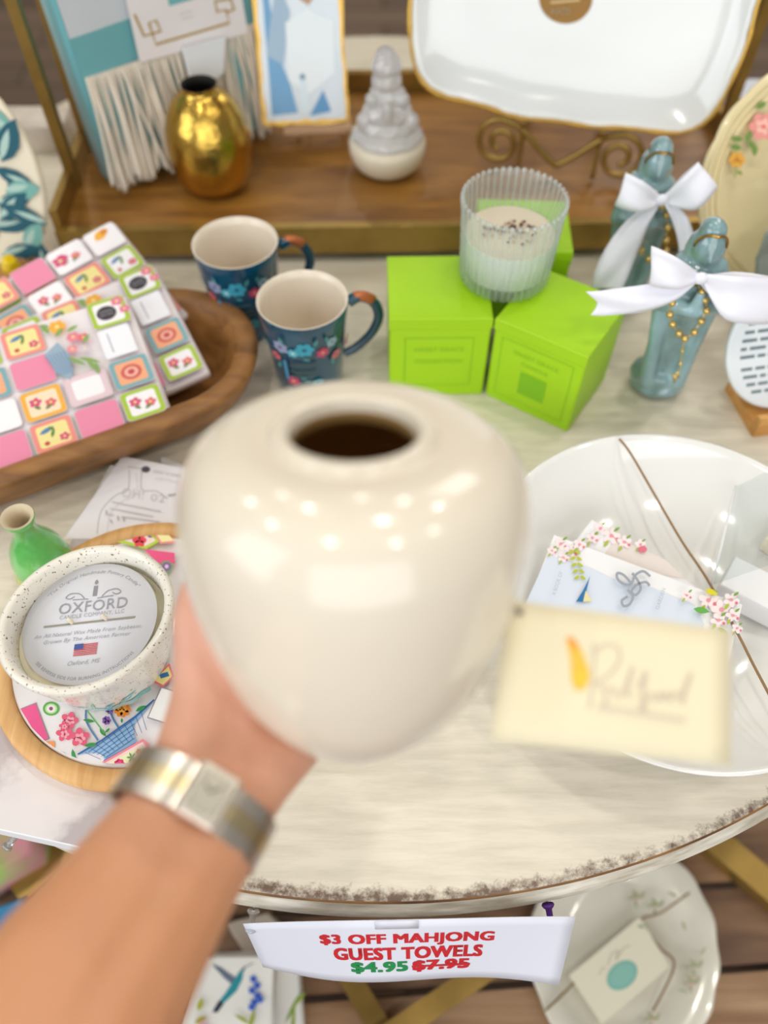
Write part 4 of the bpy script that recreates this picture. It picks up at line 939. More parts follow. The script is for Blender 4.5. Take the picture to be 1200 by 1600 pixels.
for sg in (-1, 1):
    x_ = sg * SW * .30
    mb.tube(cat([Msc @ V((x_, .004, 0)), Msc @ V((x_, .050, -.004)), Msc @ V((x_, .056, .008)), Msc @ V((x_, .064, .011))], 5), .003, BRASS, 8)
    mb.tube(cat([Msc @ V((x_, .046, -.004)), Msc @ V((x_, .10, -.035)), Msc @ V((x_, .20, -.075))], 5), .003, BRASS, 8)
    mb.tube([Msc @ V((x_, .10, -.036)), Msc @ V((x_, .0035, -.11))], .003, BRASS, 8)
mb.build('back_support', SCR)
Mpl = frame(SCC + syv * .010 + V((0, 0, .0575)), sxv, (V((0, 0, 1)) + syv * .36).normalized())
Mpl = Mpl @ Matrix.Rotation(math.radians(-1.5), 4, 'Z')
PLW, PLH = .168, .15
def pl_out(k, wob=0.0):
    out = []
    for i in range(120):
        t = 2 * PI * i / 120; c, s_ = math.cos(t), math.sin(t)
        r = (abs(c) ** 5 + abs(s_) ** 5) ** (-1 / 5)
        w = 1 + wob * (.012 * math.sin(7 * t + .5) + .010 * math.sin(13 * t))
        out.append((PLW * r * c * w * (1 - (1 - k) * .8) - .010, PLH + .002 + PLH * r * s_ * w * (1 - (1 - k) * 1.0)))
    return out
mb = MB(); rings = []
for k, z, wb in [(.2, .002, 0), (.60, .0015, 0), (.80, .002, .2), (.88, .006, .5), (.95, .013, 1), (1.0, .017, 1), (1.006, .0155, 1), (.99, .011, 1), (.86, -.001, .5), (.7, -.004, 0), (.2, -.004, 0)]:
    o_ = pl_out(k, wb); rings.append([Mpl @ V((x_, y_, z)) for x_, y_ in o_ + o_[:1]])
PLAT_M = mat('pearl_platter', (238, 240, 240), .16, coat=.7)
mb.grid(rings, PLAT_M)
c0 = Mpl @ V((-.010, PLH, .002)); nb = len(mb.v); 
mb.add([p for p in rings[0][:-1]], [tuple(range(120))], PLAT_M); mb.add([p for p in rings[-1][:-1]], [tuple(reversed(range(120)))], PLAT_M)
PLT = thing('platter', Mpl @ V((0, 0, 0)), 'large white wavy-edged platter propped on the gold scroll easel', 'platter')
mb.build('dish', PLT)
mb = MB(); o_ = [Mpl @ V((x_, y_, .0168)) for x_, y_ in pl_out(1.0, 1)]
mb.tube(o_, [.0016 + .0016 * random.random() for _ in o_], GLEAF, 6, closed=True); part(mb.build('gilded_rim', PLT), 'uneven gold rim')
stp = Plane(Mpl @ V((0, 0, .0022)), Mpl.to_3x3() @ V((0, 0, 1)))
mb = MB(); D = Draw(mb, lambda u, v, l: stp.hit(u, v, l), .0001, .0004)
BRN = (160, 116, 48)
D.disc(884, -4, 42, BRN, 41, n=40); D.text('HAND', 884, -16, 44, 11, (226, 200, 150), bold=.02, flip=True, rot=-.1); D.line([(860, 4), (906, 0)], 3, (226, 200, 150)); D.text('MADE', 876, 18, 32, 10, (226, 206, 170), bold=.02, flip=True, rot=-.1)
part(mb.build('sticker', PLT), 'round golden brown sticker')

# ------------------------------------------------------------------ praying figurines with bows and beads
BLUEGL = mat('blue_pearl_glaze', (152, 186, 194), .16, coat=1.0, c2=(112, 142, 142), vscale=45, bump=.5, bscale=70, stretch=(1, 1, .35))
SATIN = mat('white_satin', (238, 238, 248), .32, sheen=.5)
GBEAD = mat('gold_bead', (222, 190, 116), .25, .85)
def praying(base, s, label, bow, beads, tail, yaw=0):
    t = thing('praying_figurine', base, label, 'figurine', 'blue praying figurines with bows')
    M = Matrix.Translation(base) @ Matrix.Rotation(math.radians(yaw), 4, 'Z') @ Matrix.Scale(s, 4)
    B = [((0, 0, .010), (.027, .024, .010)), ((-.004, 0, .018), (.024, .021, .014))]
    for i in range(13):
        k = i / 12; z = .02 + .115 * k; w = .0185 - .003 * math.sin(PI * min(1, k * 1.8)) + .008 * max(0, k - .35) ; B.append(((0, .002, z), (w, w * .85, .014)))
    B += [((0, .001, .132), (.020, .016, .012)), ((0, 0, .156), (.0135, .0135, .017)), ((0, .003, .168), (.011, .012, .012)), ((0, .005, .150), (.0165, .013, .022)), ((0, -.009, .154), (.0075, .006, .010)), ((0, -.0155, .154), (.0018, .0022, .003))]
    for sg in (-1, 1):
        B += chain([((sg * .018, -.002, .128), .0095), ((sg * .023, -.008, .106), .0085), ((sg * .004, -.024, .112), .0055)])
        B += chain([((sg * .002, -.024, .110), .0048), ((sg * .001, -.024, .128), .003)])
        B += chain([((sg * .020, .0, .10), .008), ((sg * .016, -.008, .06), .007), ((sg * .014, -.012, .02), .008)])
    blob('figure', [(V(c), r) for c, r in B], .0016, BLUEGL, t, smooth=4, M=M)
    b = MB(); b.tube([M @ V((.0125 * math.cos(a), -.0125 - .0005 + .0115 * abs(math.cos(a)) * .8, .158 + .0155 * math.sin(a))) for a in [PI * (.02 + .96 * i / 16) for i in range(17)]], .0011, GOLD, 6); part(b.build('gilded_veil_edge', t), 'gold line round the veil')
    pl = Plane(M @ V((0, -.030, .12)), (0, -.94, .34))
    b = MB()
    def strip(A, B_, th=.0008, fork=False):
        ca = cat([pl.hit(x, y, o) for x, y, o in A], 6); cb = cat([pl.hit(x, y, o) for x, y, o in B_], 6)
        n_ = min(len(ca), len(cb)); R = []
        for i in range(n_):
            p, q_ = ca[i], cb[i]; R.append([p.lerp(q_, k / 6) + pl.n * (.0016 * math.sin(PI * k / 3 + i * .35)) for k in range(7)])
        if fork:
            base_ = [p.copy() for p in R[-6]]
            for r_i in range(1, 6):
                for k in range(7): R[-r_i][k] = R[-r_i][k].lerp(base_[k], (1 - abs(k - 3) / 3) * (.75 if r_i == 1 else .6))
        b.grid(R, SATIN, th)
    for n_b, (A, B_) in enumerate(bow): strip(A, B_, fork=(n_b == 2 and bool(tail)))
    rb_ = b.build('ribbon_bow', t)
    b = MB(); (kx, ky) = beads['knot']; b.ball(pl.hit(kx, ky, .006), (.0055, .004, .0055), SATIN); b.build('knot', rb_)
    b = MB(); b.tube(cat([pl.hit(x, y, -.0045) for x, y in beads['loop']], 4), .0005, GBEAD, 5)
    for x, y in beads['loop']: b.ball(pl.hit(x, y, -.0035), beads['r'], GBEAD, seg=10, rings=7)
    bs_ = None
    if tail:
        b.tube(cat([pl.hit(x, y, -.004) for x, y in tail], 4), .0006, GBEAD, 5)
        for x, y in tail[1:-1]: b.ball(pl.hit(x, y, -.004), .0017, GBEAD, seg=8, rings=6)
        bs_ = b.build('bead_strand', t); b = MB(); x, y = tail[-1]; b.tube([pl.hit(x + 3, y - 8, -.004), pl.hit(x - 2, y + 7, -.004)], .0011, GBEAD, 6); b.tube([pl.hit(x - 5, y - 4, -.004), pl.hit(x + 6, y - 1, -.004)], .0011, GBEAD, 6)
    b.build('cross_pendant', bs_) if bs_ else b.build('bead_strand', t)
    return t
def k7(*pts): return [(880 + x * .3, 200 + y * .3) for x, y in pts]
bowF = [([(1087, 424, .004), (1050, 393, .016), (1013, 378, .012), (1050, 398, .001), (1087, 428, .002)], [(1087, 436, .004), (1050, 440, .016), (1010, 438, .012), (1050, 432, .001), (1087, 432, .002)]),
        ([(1096, 424, .004), (1140, 420, .018), (1206, 428, .012), (1150, 424, .001), (1096, 428, .002)], [(1096, 438, .004), (1122, 486, .018), (1200, 496, .012), (1130, 470, .001), (1096, 434, .002)]),
        ([(1084, 430, .003), (1040, 434, .006), (985, 443, .008), (940, 448, .008), (912, 449, .008)], [(1088, 438, .003), (1050, 464, .006), (1000, 482, .008), (950, 487, .008), (919, 486, .008)]),
        ([(1096, 432, .001), (1130, 440, .004), (1180, 450, .006), (1225, 455, .006)], [(1092, 440, .001), (1120, 470, .004), (1170, 496, .006), (1225, 505, .006)])]
baseF = at(1022, 604, 0); baseF.z = ZT
praying(baseF, 1.02, 'blue praying figurine in front, bow tail over the lime box', bowF,
        {'knot': (1091, 431), 'r': .0032, 'loop': k7((700, 812), (650, 826), (605, 862), (574, 920), (562, 980), (577, 1030), (610, 1078), (640, 1105), (690, 1072), (727, 1015), (755, 960), (747, 905), (730, 860), (700, 812))},
        k7((640, 1105), (628, 1170), (617, 1240), (605, 1290), (590, 1312)), -6)
bowB = [([(1028, 303, .004), (1000, 278, .016), (974, 266, .012), (1000, 284, .001), (1028, 306, .002)], [(1028, 315, .004), (995, 324, .016), (957, 316, .012), (995, 314, .001), (1028, 312, .002)]),
        ([(1034, 303, .004), (1058, 272, .016), (1085, 249, .012), (1062, 278, .001), (1034, 306, .002)], [(1036, 316, .004), (1078, 320, .016), (1115, 286, .012), (1075, 308, .001), (1036, 313, .002)]),
        ([(1026, 312, .003), (985, 332, .007), (950, 372, .010), (926, 415, .012), (918, 444, .012)], [(1030, 318, .003), (1010, 344, .007), (996, 380, .010), (980, 415, .012), (966, 446, .012)]),
        ([(1034, 314, .003), (1046, 340, .006), (1056, 376, .008), (1058, 400, .008)], [(1044, 314, .003), (1066, 330, .006), (1078, 358, .008), (1085, 388, .008)])]
praying(V((.246, .672, ZT)), 1.0, 'blue praying figurine standing behind, nearer the wooden shelf', bowB,
        {'knot': (1031, 310), 'r': .0034, 'loop': k7((490, 405), (460, 415), (422, 465), (400, 540), (403, 592), (412, 645), (450, 690), (500, 690), (543, 645), (543, 590), (550, 525), (545, 460), (520, 415), (490, 405))}, None, -6)

# ------------------------------------------------------------------ right side: round sign, floral platter, grey glass plate
SGN_P = V((.366, .505, ZT)); 
SG = thing('round_plaque', SGN_P, 'round white plaque of grey text leaning on a small wooden stand', 'plaque')
Msg = Matrix.Translation(V((.366, .505, ZT + .016))) @ Matrix.Rotation(math.radians(10), 4, 'Z') @ Matrix.Rotation(math.radians(62), 4, 'X')
mb = MB(); SR = .060
mb.slab([(SR * math.cos(2 * PI * i / 60), SR + SR * math.sin(2 * PI * i / 60)) for i in range(60)], -.006, 0, mat('white_enamel', (232, 238, 242), .3, coat=.4), Msg, .0015)
D = Draw(mb, lambda u, v, l: Msg @ V((u, v, l)), .00008, .0003)
for r_ in range(11):
    y_ = .098 - r_ * .0074 - (.004 if r_ > 6 else 0); hw = math.sqrt(max(0, SR ** 2 - (y_ - SR) ** 2)) - .012; x_ = -hw
    while x_ < hw:
        w_ = min(random.uniform(.005, .016), hw - x_)
        D.line([(x_, y_), (x_ + w_, y_)], .0028, (112, 128, 134), up=False); x_ += w_ + .0028
part(mb.build('text_disc', SG), 'white disc with lines of grey text')
WST = wood('honey_wood', (196, 136, 66), (226, 172, 100), (6, 40, 40), .5)
mb = MB(); Mst = Matrix.Translation(V((.366, .505, ZT))) @ Matrix.Rotation(math.radians(10), 4, 'Z')
mb.box((-.030, -.016, 0), (.030, .045, .012), WST, Mst); mb.box((-.030, -.016, .012), (.030, -.009, .022), WST, Mst); mb.box((-.02, .0325, .012), (.02, .042, .05), WST, Mst); mb.build('stand', SG)

CRP = mat('cream_embossed_china', (232, 216, 170), .25, coat=.4)
Mfl = Matrix.Translation((.430, .655, ZT + .0015)) @ Matrix.Rotation(math.radians(3), 4, 'Z') @ Matrix.Rotation(math.radians(55), 4, 'X')
FLP = thing('oval_platter', (.430, .69, ZT), 'cream floral scalloped platter propped up at the right of the shelf', 'platter')
def ovl(k, sc):
    return [((.121 * k * (1 + sc * .018 * abs(math.sin(8 * t)))) * math.cos(t), .121 + (.118 * k * (1 + sc * .012 * (abs(math.sin(8 * t)) - 1))) * math.sin(t)) for t in [2 * PI * i / 96 for i in range(96)]]
mb = MB(); R = []
for k, z, sc in [(.1, .004, 0), (.62, .004, 0), (.72, .008, 0), (.80, .013, .3), (.90, .016, .7), (1.0, .020, 1), (1.0, .017, 1), (.88, .010, .5), (.66, .0, 0), (.1, .0, 0)]:
    o_ = ovl(k, sc); R.append([Mfl @ V((x_, y_, z)) for x_, y_ in o_ + o_[:1]])
mb.grid(R, CRP); mb.add(R[0][:-1], [tuple(range(96))], CRP); mb.add(R[-1][:-1], [tuple(reversed(range(96)))], CRP)
for k, z in ((.845, .0155), (.90, .017), (.95, .019)): mb.tube([Mfl @ V((x_, y_, z)) for x_, y_ in ovl(k, .6)], .0016, CRP, 6, closed=True)
fpl = Plane(Mfl @ V((0, 0, .0200)), Mfl.to_3x3() @ V((0, 0, 1)))
D = Draw(mb, lambda u, v, l: fpl.hit(u, v, l), .0001, .0006)
D.flower(1192, 198, 22, (232, 150, 140), (226, 110, 90), 6); D.flower(1192, 198, 13, (244, 186, 170), (226, 100, 80), 5)
for x_, y_, a in [(1172, 205, 2.0), (1168, 220, .9), (1178, 225, 1.6), (1160, 218, 3.2), (1196, 160, 2.6), (1158, 232, 3.3)]: D.leaf(x_, y_, a, 20, 10, (110, 140, 62))
D.flower(1150, 250, 13, (226, 166, 60), (190, 120, 40), 6); D.line([(1148, 260), (1146, 278)], 2.5, (140, 150, 70)); D.leaf(1148, 268, .4, 12, 6, (140, 150, 70))
mb.build('dish', FLP)
mb = MB(); mb.box((-.04, -.022, 0), (.04, -.002, .006), GOLD, Matrix.Translation((.430, .655, ZT)))
mb.build('stand_base', FLP)
for sx in (-.03, .03): mb = MB(); mb.tube([Mfl @ V((sx, .085, -.004)), V((.430 + sx, .735, ZT + .003))], .0028, GOLD, 6); mb.build('strut', FLP)
GLP = V((.436, .622, ZT))
Mgp = Matrix.Translation(GLP + V((0, 0, .001))) @ Matrix.Rotation(math.radians(4), 4, 'Z') @ Matrix.Rotation(math.radians(70), 4, 'X') @ Matrix.Translation((0, .085, 0))
GREYG = mat('grey_green_glass', (150, 164, 152), .12, coat=.6, trans=.35)
mb = MB(); mb.lathe([(.0005, .002), (.05, .002), (.066, .008), (.080, .014), (.085, .017), (.085, .0145), (.068, .004), (.05, -.001), (.0005, -.001)], GREYG, 72, Mgp, rf=lambda a, r, z: r * (1 + .012 * math.cos(24 * a)) if r > .06 else r)
tag(mb.build('glass_plate', origin=GLP), 'grey-green glass plate standing edge-in behind the front bow', 'plate')

# odd goods seen between the shelf posts
b = MB(); p = at(64, 226, .03); b.slab([(-.05, -.02), (.05, -.02), (.05, .03), (-.05, .03)], 0, .035, mat('white_stone', (226, 216, 204), .6, c2=(190, 176, 164), vscale=20), Matrix.Translation((p.x - .03, p.y + .05, ZT + .0003)), .002)
tag(b.build('stone_block', origin=(p.x - .03, p.y + .05, ZT)), 'pale block on the table behind the left shelf posts', 'box')
b = MB(); p = at(1172, 160, .03); b.slab([(-.05, -.03), (.05, -.03), (.05, .03), (-.05, .03)], 0, .035, mat('pale_blue_box', (206, 212, 224), .5), Matrix.Translation((p.x + .03, p.y + .02, ZT + .0003)), .002)
tag(b.build('gift_box', origin=(p.x + .03, p.y + .02, ZT)), 'pale blue box on the table behind the right shelf posts', 'box')

# ------------------------------------------------------------------ hanging sign, pins and twine at the front edge
TLp, TRp, BLp, BRp = deep(380, 1443, .514), deep(899, 1432, .514), deep(411, 1510, .566), deep(873, 1539, .558)
def sign_pt(u, v, lift=0.0):        # u 0..1 left to right, v 0..1 top to bottom
    a = TLp.lerp(TRp, u); b_ = BLp.lerp(BRp, u); p = a.lerp(b_, v)
    n_ = (TRp - TLp).cross(BLp - TLp).normalized(); n_ = n_ if n_.dot(EYE - TLp) > 0 else -n_
    up_ = (TLp - BLp).normalized()
    return p + up_ * (.017 * 4 * u * (1 - u) * (1 - v * .4)) + n_ * (.006 * math.sin(PI * u) + .004 * math.sin(2 * PI * u) * v + lift)
mb = MB(); R = [[sign_pt(i / 24, j / 8) for i in range(25)] for j in range(9)]
SPAP = mat('sign_paper', (226, 228, 240), .55)
mb.grid(R, SPAP, .0004)
D = Draw(mb, lambda u, v, l: sign_pt(u, v, l), .00005, .0005)
RED = (206, 36, 48); GREEN = (24, 142, 78)
def uvpx(px, py):               # place on the sheet for a point of the photograph
    u = (px - 380) / 519; 
    for _ in range(6):
        xl = 380 + 31 * .5; u = (px - (380 + 31 * vv)) / ((899 - 26 * vv) - (380 + 31 * vv)) if _ else u
        top = 1443 - 11 * u - 26 * 4 * u * (1 - u) * .55; bot = 1510 + 29 * u - 4 * 4 * u * (1 - u); vv = (py - top) / (bot - top)
    return u, vv
sk = .02
D.text('$3 OFF MAHJONG', .494, .30, .528, .185, RED, bold=.055, rot=0, flip=True)
D.text('GUEST TOWELS', .497, .515, .462, .185, RED, bold=.055, flip=True)
D.text('$4.95', .404, .745, .176, .185, GREEN, bold=.055, flip=True); D.text('$7.95', .602, .745, .176, .185, RED, bold=.055, flip=True)
D.line([(.508, .745), (.696, .745)], .03, RED)
SIGN = thing('price_sign', sign_pt(.5, 0), 'white paper price sign hanging at the front table edge', 'sign')
mb.build('sheet', SIGN)
mb = MB(); mb.grid([[sign_pt(.40 + .13 * i / 4, .0 + .06 * j, .0007) for i in range(5)] for j in range(3)], mat('matte_tape', (222, 224, 236), .45), .0002); mb.build('tape', SIGN)
TWN = MB(); edge = []
for i in range(40):
    a = math.radians(-90 - 34 + 68 * i / 39); edge.append(V((TC.x + (TR + .0010) * math.cos(a), TC.y + (TR + .0010) * math.sin(a), ZT - .0245 - .004 * abs(math.sin(i * .33)))))
TWN.tube(edge, .0016, TWINE, 7); tag(TWN.build('twine_line', origin=edge[20]), 'jute twine strung under the front edge of the table', 'twine')
def pin(px, py, m, label, tip):
    r0 = V((TC.x, TC.y, ZT - .016)); p = at(px, py, -.016); dirv = V((p.x - TC.x, p.y - TC.y, 0)).normalized(); s_ = r0 + dirv * (TR + .0063)
    out = (dirv + V((tip[0], 0, tip[1]))).normalized()
    t = thing('push_pin', s_, label, 'push pin', 'push pins along the table edge')
    M = Matrix.Translation(s_) @ out.to_track_quat('Z', 'Y').to_matrix().to_4x4() @ Matrix.Scale(.85, 4)
    b = MB(); b.lathe([(.0005, .0010), (.0045, .0010), (.005, .002), (.0042, .0035), (.0026, .005), (.0024, .011), (.0030, .0135), (.0042, .0150), (.0044, .0165), (.0030, .0175), (.0005, .0178)], m, 24, M); b.build('head', t)
    b = MB(); b.tube([M @ V((0, 0, -.004)), M @ V((0, 0, .002))], .0006, mat('steel', (180, 180, 184), .2, 1.0), 6); b.build('point', t)
    return t
CLP = mat('clear_acrylic', (240, 244, 246), .08, trans=.8, ior=1.3, coat=.5)
pin(397, 1418, CLP, 'clear push pin at the left end of the price sign', (0, -.5))
pin(36, 1292, CLP, 'clear push pin below the flat grey-print box', (-.3, -.3))
pin(856, 1412, mat('purple_plastic', (84, 34, 132), .3, coat=.4), 'purple push pin at the right end of the price sign', (0, -.5))

# ------------------------------------------------------------------ goods on the low platform
LZp = ZT + LOWH
lp = lambda x, y: at(x, y, LOWH)
PLC = lp(968, 1480); PLC.z = LZp
CHINA = mat('old_white_china', (226, 222, 206), .2, coat=.5)
DP = thing('floral_plate', PLC, 'white floral oval plate on the plank platform, lower right', 'plate')
mb = MB(); Mdp = Matrix.Translation(PLC) @ Matrix.Rotation(math.radians(65), 4, 'Z') @ Matrix.Diagonal((.86, .86, 1, 1))
mb.lathe([(.0005, .004), (.06, .004), (.064, 0), (.068, .004), (.088, .010), (.112, .018), (.114, .0195), (.112, .0205), (.09, .0135), (.072, .008), (.064, .0065), (.0005, .0065)], CHINA, 96, Mdp, rf=lambda a, r, z: r * (1 + .16 * math.cos(a) ** 2) * (1 + (.012 * math.cos(14 * a) if r > .1 else 0)))
dpp = Plane(PLC + V((0, 0, .0155)), (0, 0, 1)); D = Draw(mb, lambda u, v, l: dpp.hit(u, v, l), .0001, .003)
for x_, y_, r in [(993, 1402, 8), (1078, 1535, 9), (1022, 1415, 6), (1082, 1510, 5), (1015, 1592, 8)]:
    D.flower(x_, y_, r, (226, 190, 186), (200, 150, 150), 5)
    for q in range(5): D.leaf(x_ + 3 * q - 6, y_ + 4 * math.sin(q * 2), q * 1.3, 15, 5, (160, 170, 130))
for x_, y_, a in [(1040, 1395, .5), (1062, 1440, 1.2), (1005, 1440, 1.2), (1090, 1495, -1), (1055, 1548, .2)]: D.leaf(x_, y_, a, 18, 5, (176, 178, 142))
mb.build('dish', DP)
mb = MB(); mb.tube(cat([dpp.hit(1072, 1398, .012), dpp.hit(1030, 1428, .006), dpp.hit(1000, 1440, .002), dpp.hit(1030, 1480, .001), dpp.hit(1050, 1510, .008), dpp.hit(1020, 1580, .0)], 6), .0012, TWINE, 6)
mb.build('twine', DP); mb = MB(); mb.tube(cat([dpp.hit(850, 1580, .008), dpp.hit(885, 1548, .004), dpp.hit(905, 1525, .002)], 5), .0012, TWINE, 6); mb.build('twine', DP)
cpl = Plane(PLC + V((0, 0, .022)), (.05, 0, 1))
def draw_card(D, pl):
    D.disc(972, 1524, 27, (130, 190, 176), 20, -.75, 30); D.disc(972, 1524, 22, (142, 198, 184), 15, -.75, 30)
    D.curve([(950, 1508), (955, 1492), (966, 1486), (962, 1500), (975, 1482), (985, 1478)], 1.2, (180, 176, 160)); D.curve([(936, 1524), (942, 1512), (948, 1516)], 1.0, (190, 186, 170))
    D.leaf(996, 1446, .3, 12, 4, (120, 150, 130))
card('gift_card', [cpl.hit(999, 1433), cpl.hit(1047, 1510), cpl.hit(941, 1600), cpl.hit(890, 1524)], .0012, mat('ivory_card', (238, 232, 208), .5), 'ivory card with teal oval emblem lying on the floral plate', 'card', draw_card)
# folded towels with a hummingbird
def folded(name, q, z0, th, m, label, draw=None):
    P = [at(x, y, LOWH + z0 + th) for x, y in q]; c = sum(P, V((0, 0, 0))) / 4
    b = MB(); b.slab([(p.x - c.x, p.y - c.y) for p in P], 0, th, m, Matrix.Translation(V((c.x, c.y, LZp + z0))), min(.006, th * .3))
    pl = Plane(V((c.x, c.y, LZp + z0 + th)), (0, 0, 1))
    if draw: draw(Draw(b, lambda u, v, l: pl.hit(u, v, l), .0001, .0003))
    o = b.build(name, origin=V((c.x, c.y, LZp + z0))); tag(o, label, 'towel', 'folded tea towels'); return o
COT = mat('white_cotton', (234, 232, 226), .9, bump=.3, bscale=500)
def d1(D):
    D.leaf(445, 1600, -1.1, 60, 6, (130, 160, 60)); D.leaf(455, 1640, -1.5, 80, 6, (150, 170, 60)); D.leaf(462, 1570, -.9, 26, 5, (150, 170, 60))
folded('tea_towel', [(330, 1488), (468, 1482), (478, 1660), (300, 1670)], .0005, .016, COT, 'white folded tea towel underneath the hummingbird towel', d1)
def d2(D):
    D.poly([(381, 1512), (374, 1518), (366, 1530), (352, 1552), (341, 1566), (333, 1578), (342, 1574), (356, 1562), (370, 1548), (379, 1530)], (20, 140, 152)); D.poly([(378, 1514), (384, 1509), (381, 1518)], (20, 60, 90)); D.line([(380, 1513), (396, 1505)], 1.2, (60, 70, 80))
    D.poly([(368, 1528), (345, 1512), (330, 1506), (350, 1528), (362, 1538)], (96, 110, 130)); D.poly([(342, 1564), (332, 1582), (340, 1582), (350, 1568)], (30, 40, 60))
    for x_, y_ in [(396, 1530), (402, 1540), (394, 1548), (403, 1556), (398, 1566), (407, 1562), (394, 1574)]: D.flower(x_, y_, 6, (44, 96, 200), (24, 60, 150), 5)
    D.leaf(390, 1610, -1.3, 36, 7, (150, 160, 40)); D.leaf(392, 1600, -2.6, 30, 6, (150, 160, 40)); D.leaf(310, 1580, -1.2, 22, 9, (170, 170, 40)); D.leaf(305, 1600, -.6, 22, 8, (170, 150, 40)); D.disc(318, 1606, 8, (226, 160, 190))
folded('tea_towel', [(312, 1492), (432, 1490), (424, 1660), (262, 1668)], .0185, .014, COT, 'white folded tea towel with a teal hummingbird and blue flower', d2)
folded('tea_towel', [(352, 1442), (420, 1422), (470, 1474), (380, 1488)], .0005, .014, mat('taupe_linen', (186, 172, 156), .9), 'taupe folded towel behind the hummingbird towel')
BLC = mat('blue_cloth', (66, 140, 190), .8); PKC = mat('pink_floral_cloth', (232, 130, 170), .8, c2=(150, 190, 90), vscale=14)
folded('tea_towel', [(-70, 1440), (40, 1398), (70, 1450), (-40, 1530)], .0005, .03, BLC, 'blue folded towel at the far lower left')
folded('tea_towel', [(-70, 1282), (62, 1276), (48, 1332), (-60, 1395)], .0005, .075, PKC, 'pink floral folded towel under the clear pin, lower left')
# gold crossed bars standing on the platform
XB = thing('crossed_bar_stand', lp(620, 1590), 'gold metal crossed bars below the hanging price sign', 'stand')
for a, b_ in (((512, 1470), (640, 1682)), ((780, 1502), (560, 1652)),):
    mb = MB(); A, B_ = at(*a, LOWH + .02), at(*b_, LOWH + .02)
    M = frame(A, B_ - A, V((0, 0, 1)).cross(B_ - A)); L_ = (B_ - A).length
    z_ = -.019 if a[0] == 512 else .0
    mb.box((0, -.011, z_ - .000), (L_, .011, z_ + .016), BRASS, M); mb.build('bar', XB)
GB = MB(); A, B_ = at(1120, 1322, LOWH + .012), at(1260, 1440, LOWH + .012); M = frame(A, B_ - A, V((0, 0, 1)).cross(B_ - A))
GB.box((-.1, -.016, -.0115), ((B_ - A).length, .016, .012), BRASS, M); tag(GB.build('gold_rail', origin=A), 'gold metal rail lying beyond the floral plate at the right', 'rail')
GB = MB(); A, B_ = at(30, 1400, LOWH + .012), at(150, 1290, LOWH + .012); M = frame(A, B_ - A, V((0, 0, 1)).cross(B_ - A))
GB.box((-.0, -.016, -.0115), ((B_ - A).length, .016, .012), BRASS, M); tag(GB.build('gold_rail', origin=A), 'gold metal rail between the pink and blue folded towels', 'rail')

# ------------------------------------------------------------------ the held vase, its tag and the hand
CX, CY, CZ = V((1, 0, 0)), V((0, SP, CP)), V((0, -CP, SP))       # the photographer's right, up and towards-the-eye directions
def cv(x, y, z): return EYE + CX * x + CY * y + CZ * z
AX = (CX * .006 + CY * .83 + CZ * .55).normalized()
VB = deep(560, 1118, .377)                              # centre of the vase's foot
XV = CX - AX * CX.dot(AX); XV.normalize(); YV = AX.cross(XV)
MV = frame(VB, XV, YV)
IV = mat('ivory_gloss_ceramic', (228, 218, 200), .16, coat=.25)
VPROF = [(.0005, .002), (.024, .002), (.0265, 0), (.029, .0015), (.0365, .009), (.0470, .024), (.0560, .042), (.0622, .062), (.0662, .082), (.0680, .100), (.0682, .114), (.0665, .128), (.0610, .1405), (.0520, .1475), (.0425, .1502), (.0350, .1500), (.0320, .1497), (.0305, .1515), (.0288, .1528), (.0262, .1528), (.0242, .1510), (.0232, .147)]
VIN = [(.0232, .147), (.0235, .142), (.035, .138), (.052, .132), (.062, .118), (.063, .10), (.056, .072), (.042, .038), (.025, .012), (.0005, .008)]
def smooth_prof(p, n=4): return [(q.x, q.y) for q in cat([(a, b, 0) for a, b in p], n)]
HV = thing('held_vase', VB, 'rounded ivory ceramic vase held up in the hand', 'vase')
mb = MB(); mb.lathe(smooth_prof(VPROF), IV, 96, MV); mb.build('body', HV)
mb = MB(); mb.lathe(VIN, mat('unglazed_inside', (184, 146, 86), .7), 72, MV); part(mb.build('inside_wall', HV), 'tan unglazed inside')
def vr(z):
    for (r0, z0), (r1, z1) in zip(VPROF[3:-1], VPROF[4:]):
        if z0 <= z <= z1: return r0 + (r1 - r0) * (z - z0) / max(1e-6, z1 - z0)
    return .03
# tag
tq = [deep(797, 938, .312), deep(1141, 985, .314), deep(1141, 1197, .303), deep(766, 1156, .303)]
TAG = thing('hang_tag', tq[0], 'cream hang tag with butterfly wing logo dangling beside the held vase', 'tag')
def tag_pt(u, v, l=0.0):
    p = tq[0].lerp(tq[1], u).lerp(tq[3].lerp(tq[2], u), v); n_ = (tq[1] - tq[0]).cross(tq[3] - tq[0]).normalized(); n_ = n_ if n_.dot(EYE - tq[0]) > 0 else -n_
    return p + n_ * (l + .0015 * math.sin(PI * u))
mb = MB(); mb.grid([[tag_pt(i / 10, j / 6) for i in range(11)] for j in range(7)], CREAM_PAPER, .0006)
D = Draw(mb, lambda u, v, l: tag_pt(u, v, l), .00005, .0007)
def tuv(px, py):
    u = (px - 790) / 350
    for _ in range(8):
        v = (py - (938 + 47 * u)) / ((1156 + 41 * u) - (938 + 47 * u)); u = (px - (797 - 31 * v)) / (344 + 31 * v)
    return u, v
def ct(*pts): return [tuv(860 + x / 4.8, 980 + y / 4.8) for x, y in pts]
D.poly(ct((105, 85), (150, 75), (195, 130), (235, 210), (270, 310), (285, 370), (265, 440), (225, 480), (185, 485), (150, 430), (140, 360), (138, 260), (120, 170)), (238, 190, 70))
D.poly(ct((105, 85), (150, 75), (195, 130), (190, 180), (150, 170)), (240, 160, 60)); D.poly(ct((150, 340), (250, 310), (270, 380), (210, 460), (160, 420)), (242, 196, 60))
SCR_ = (206, 190, 172)
W2 = .011
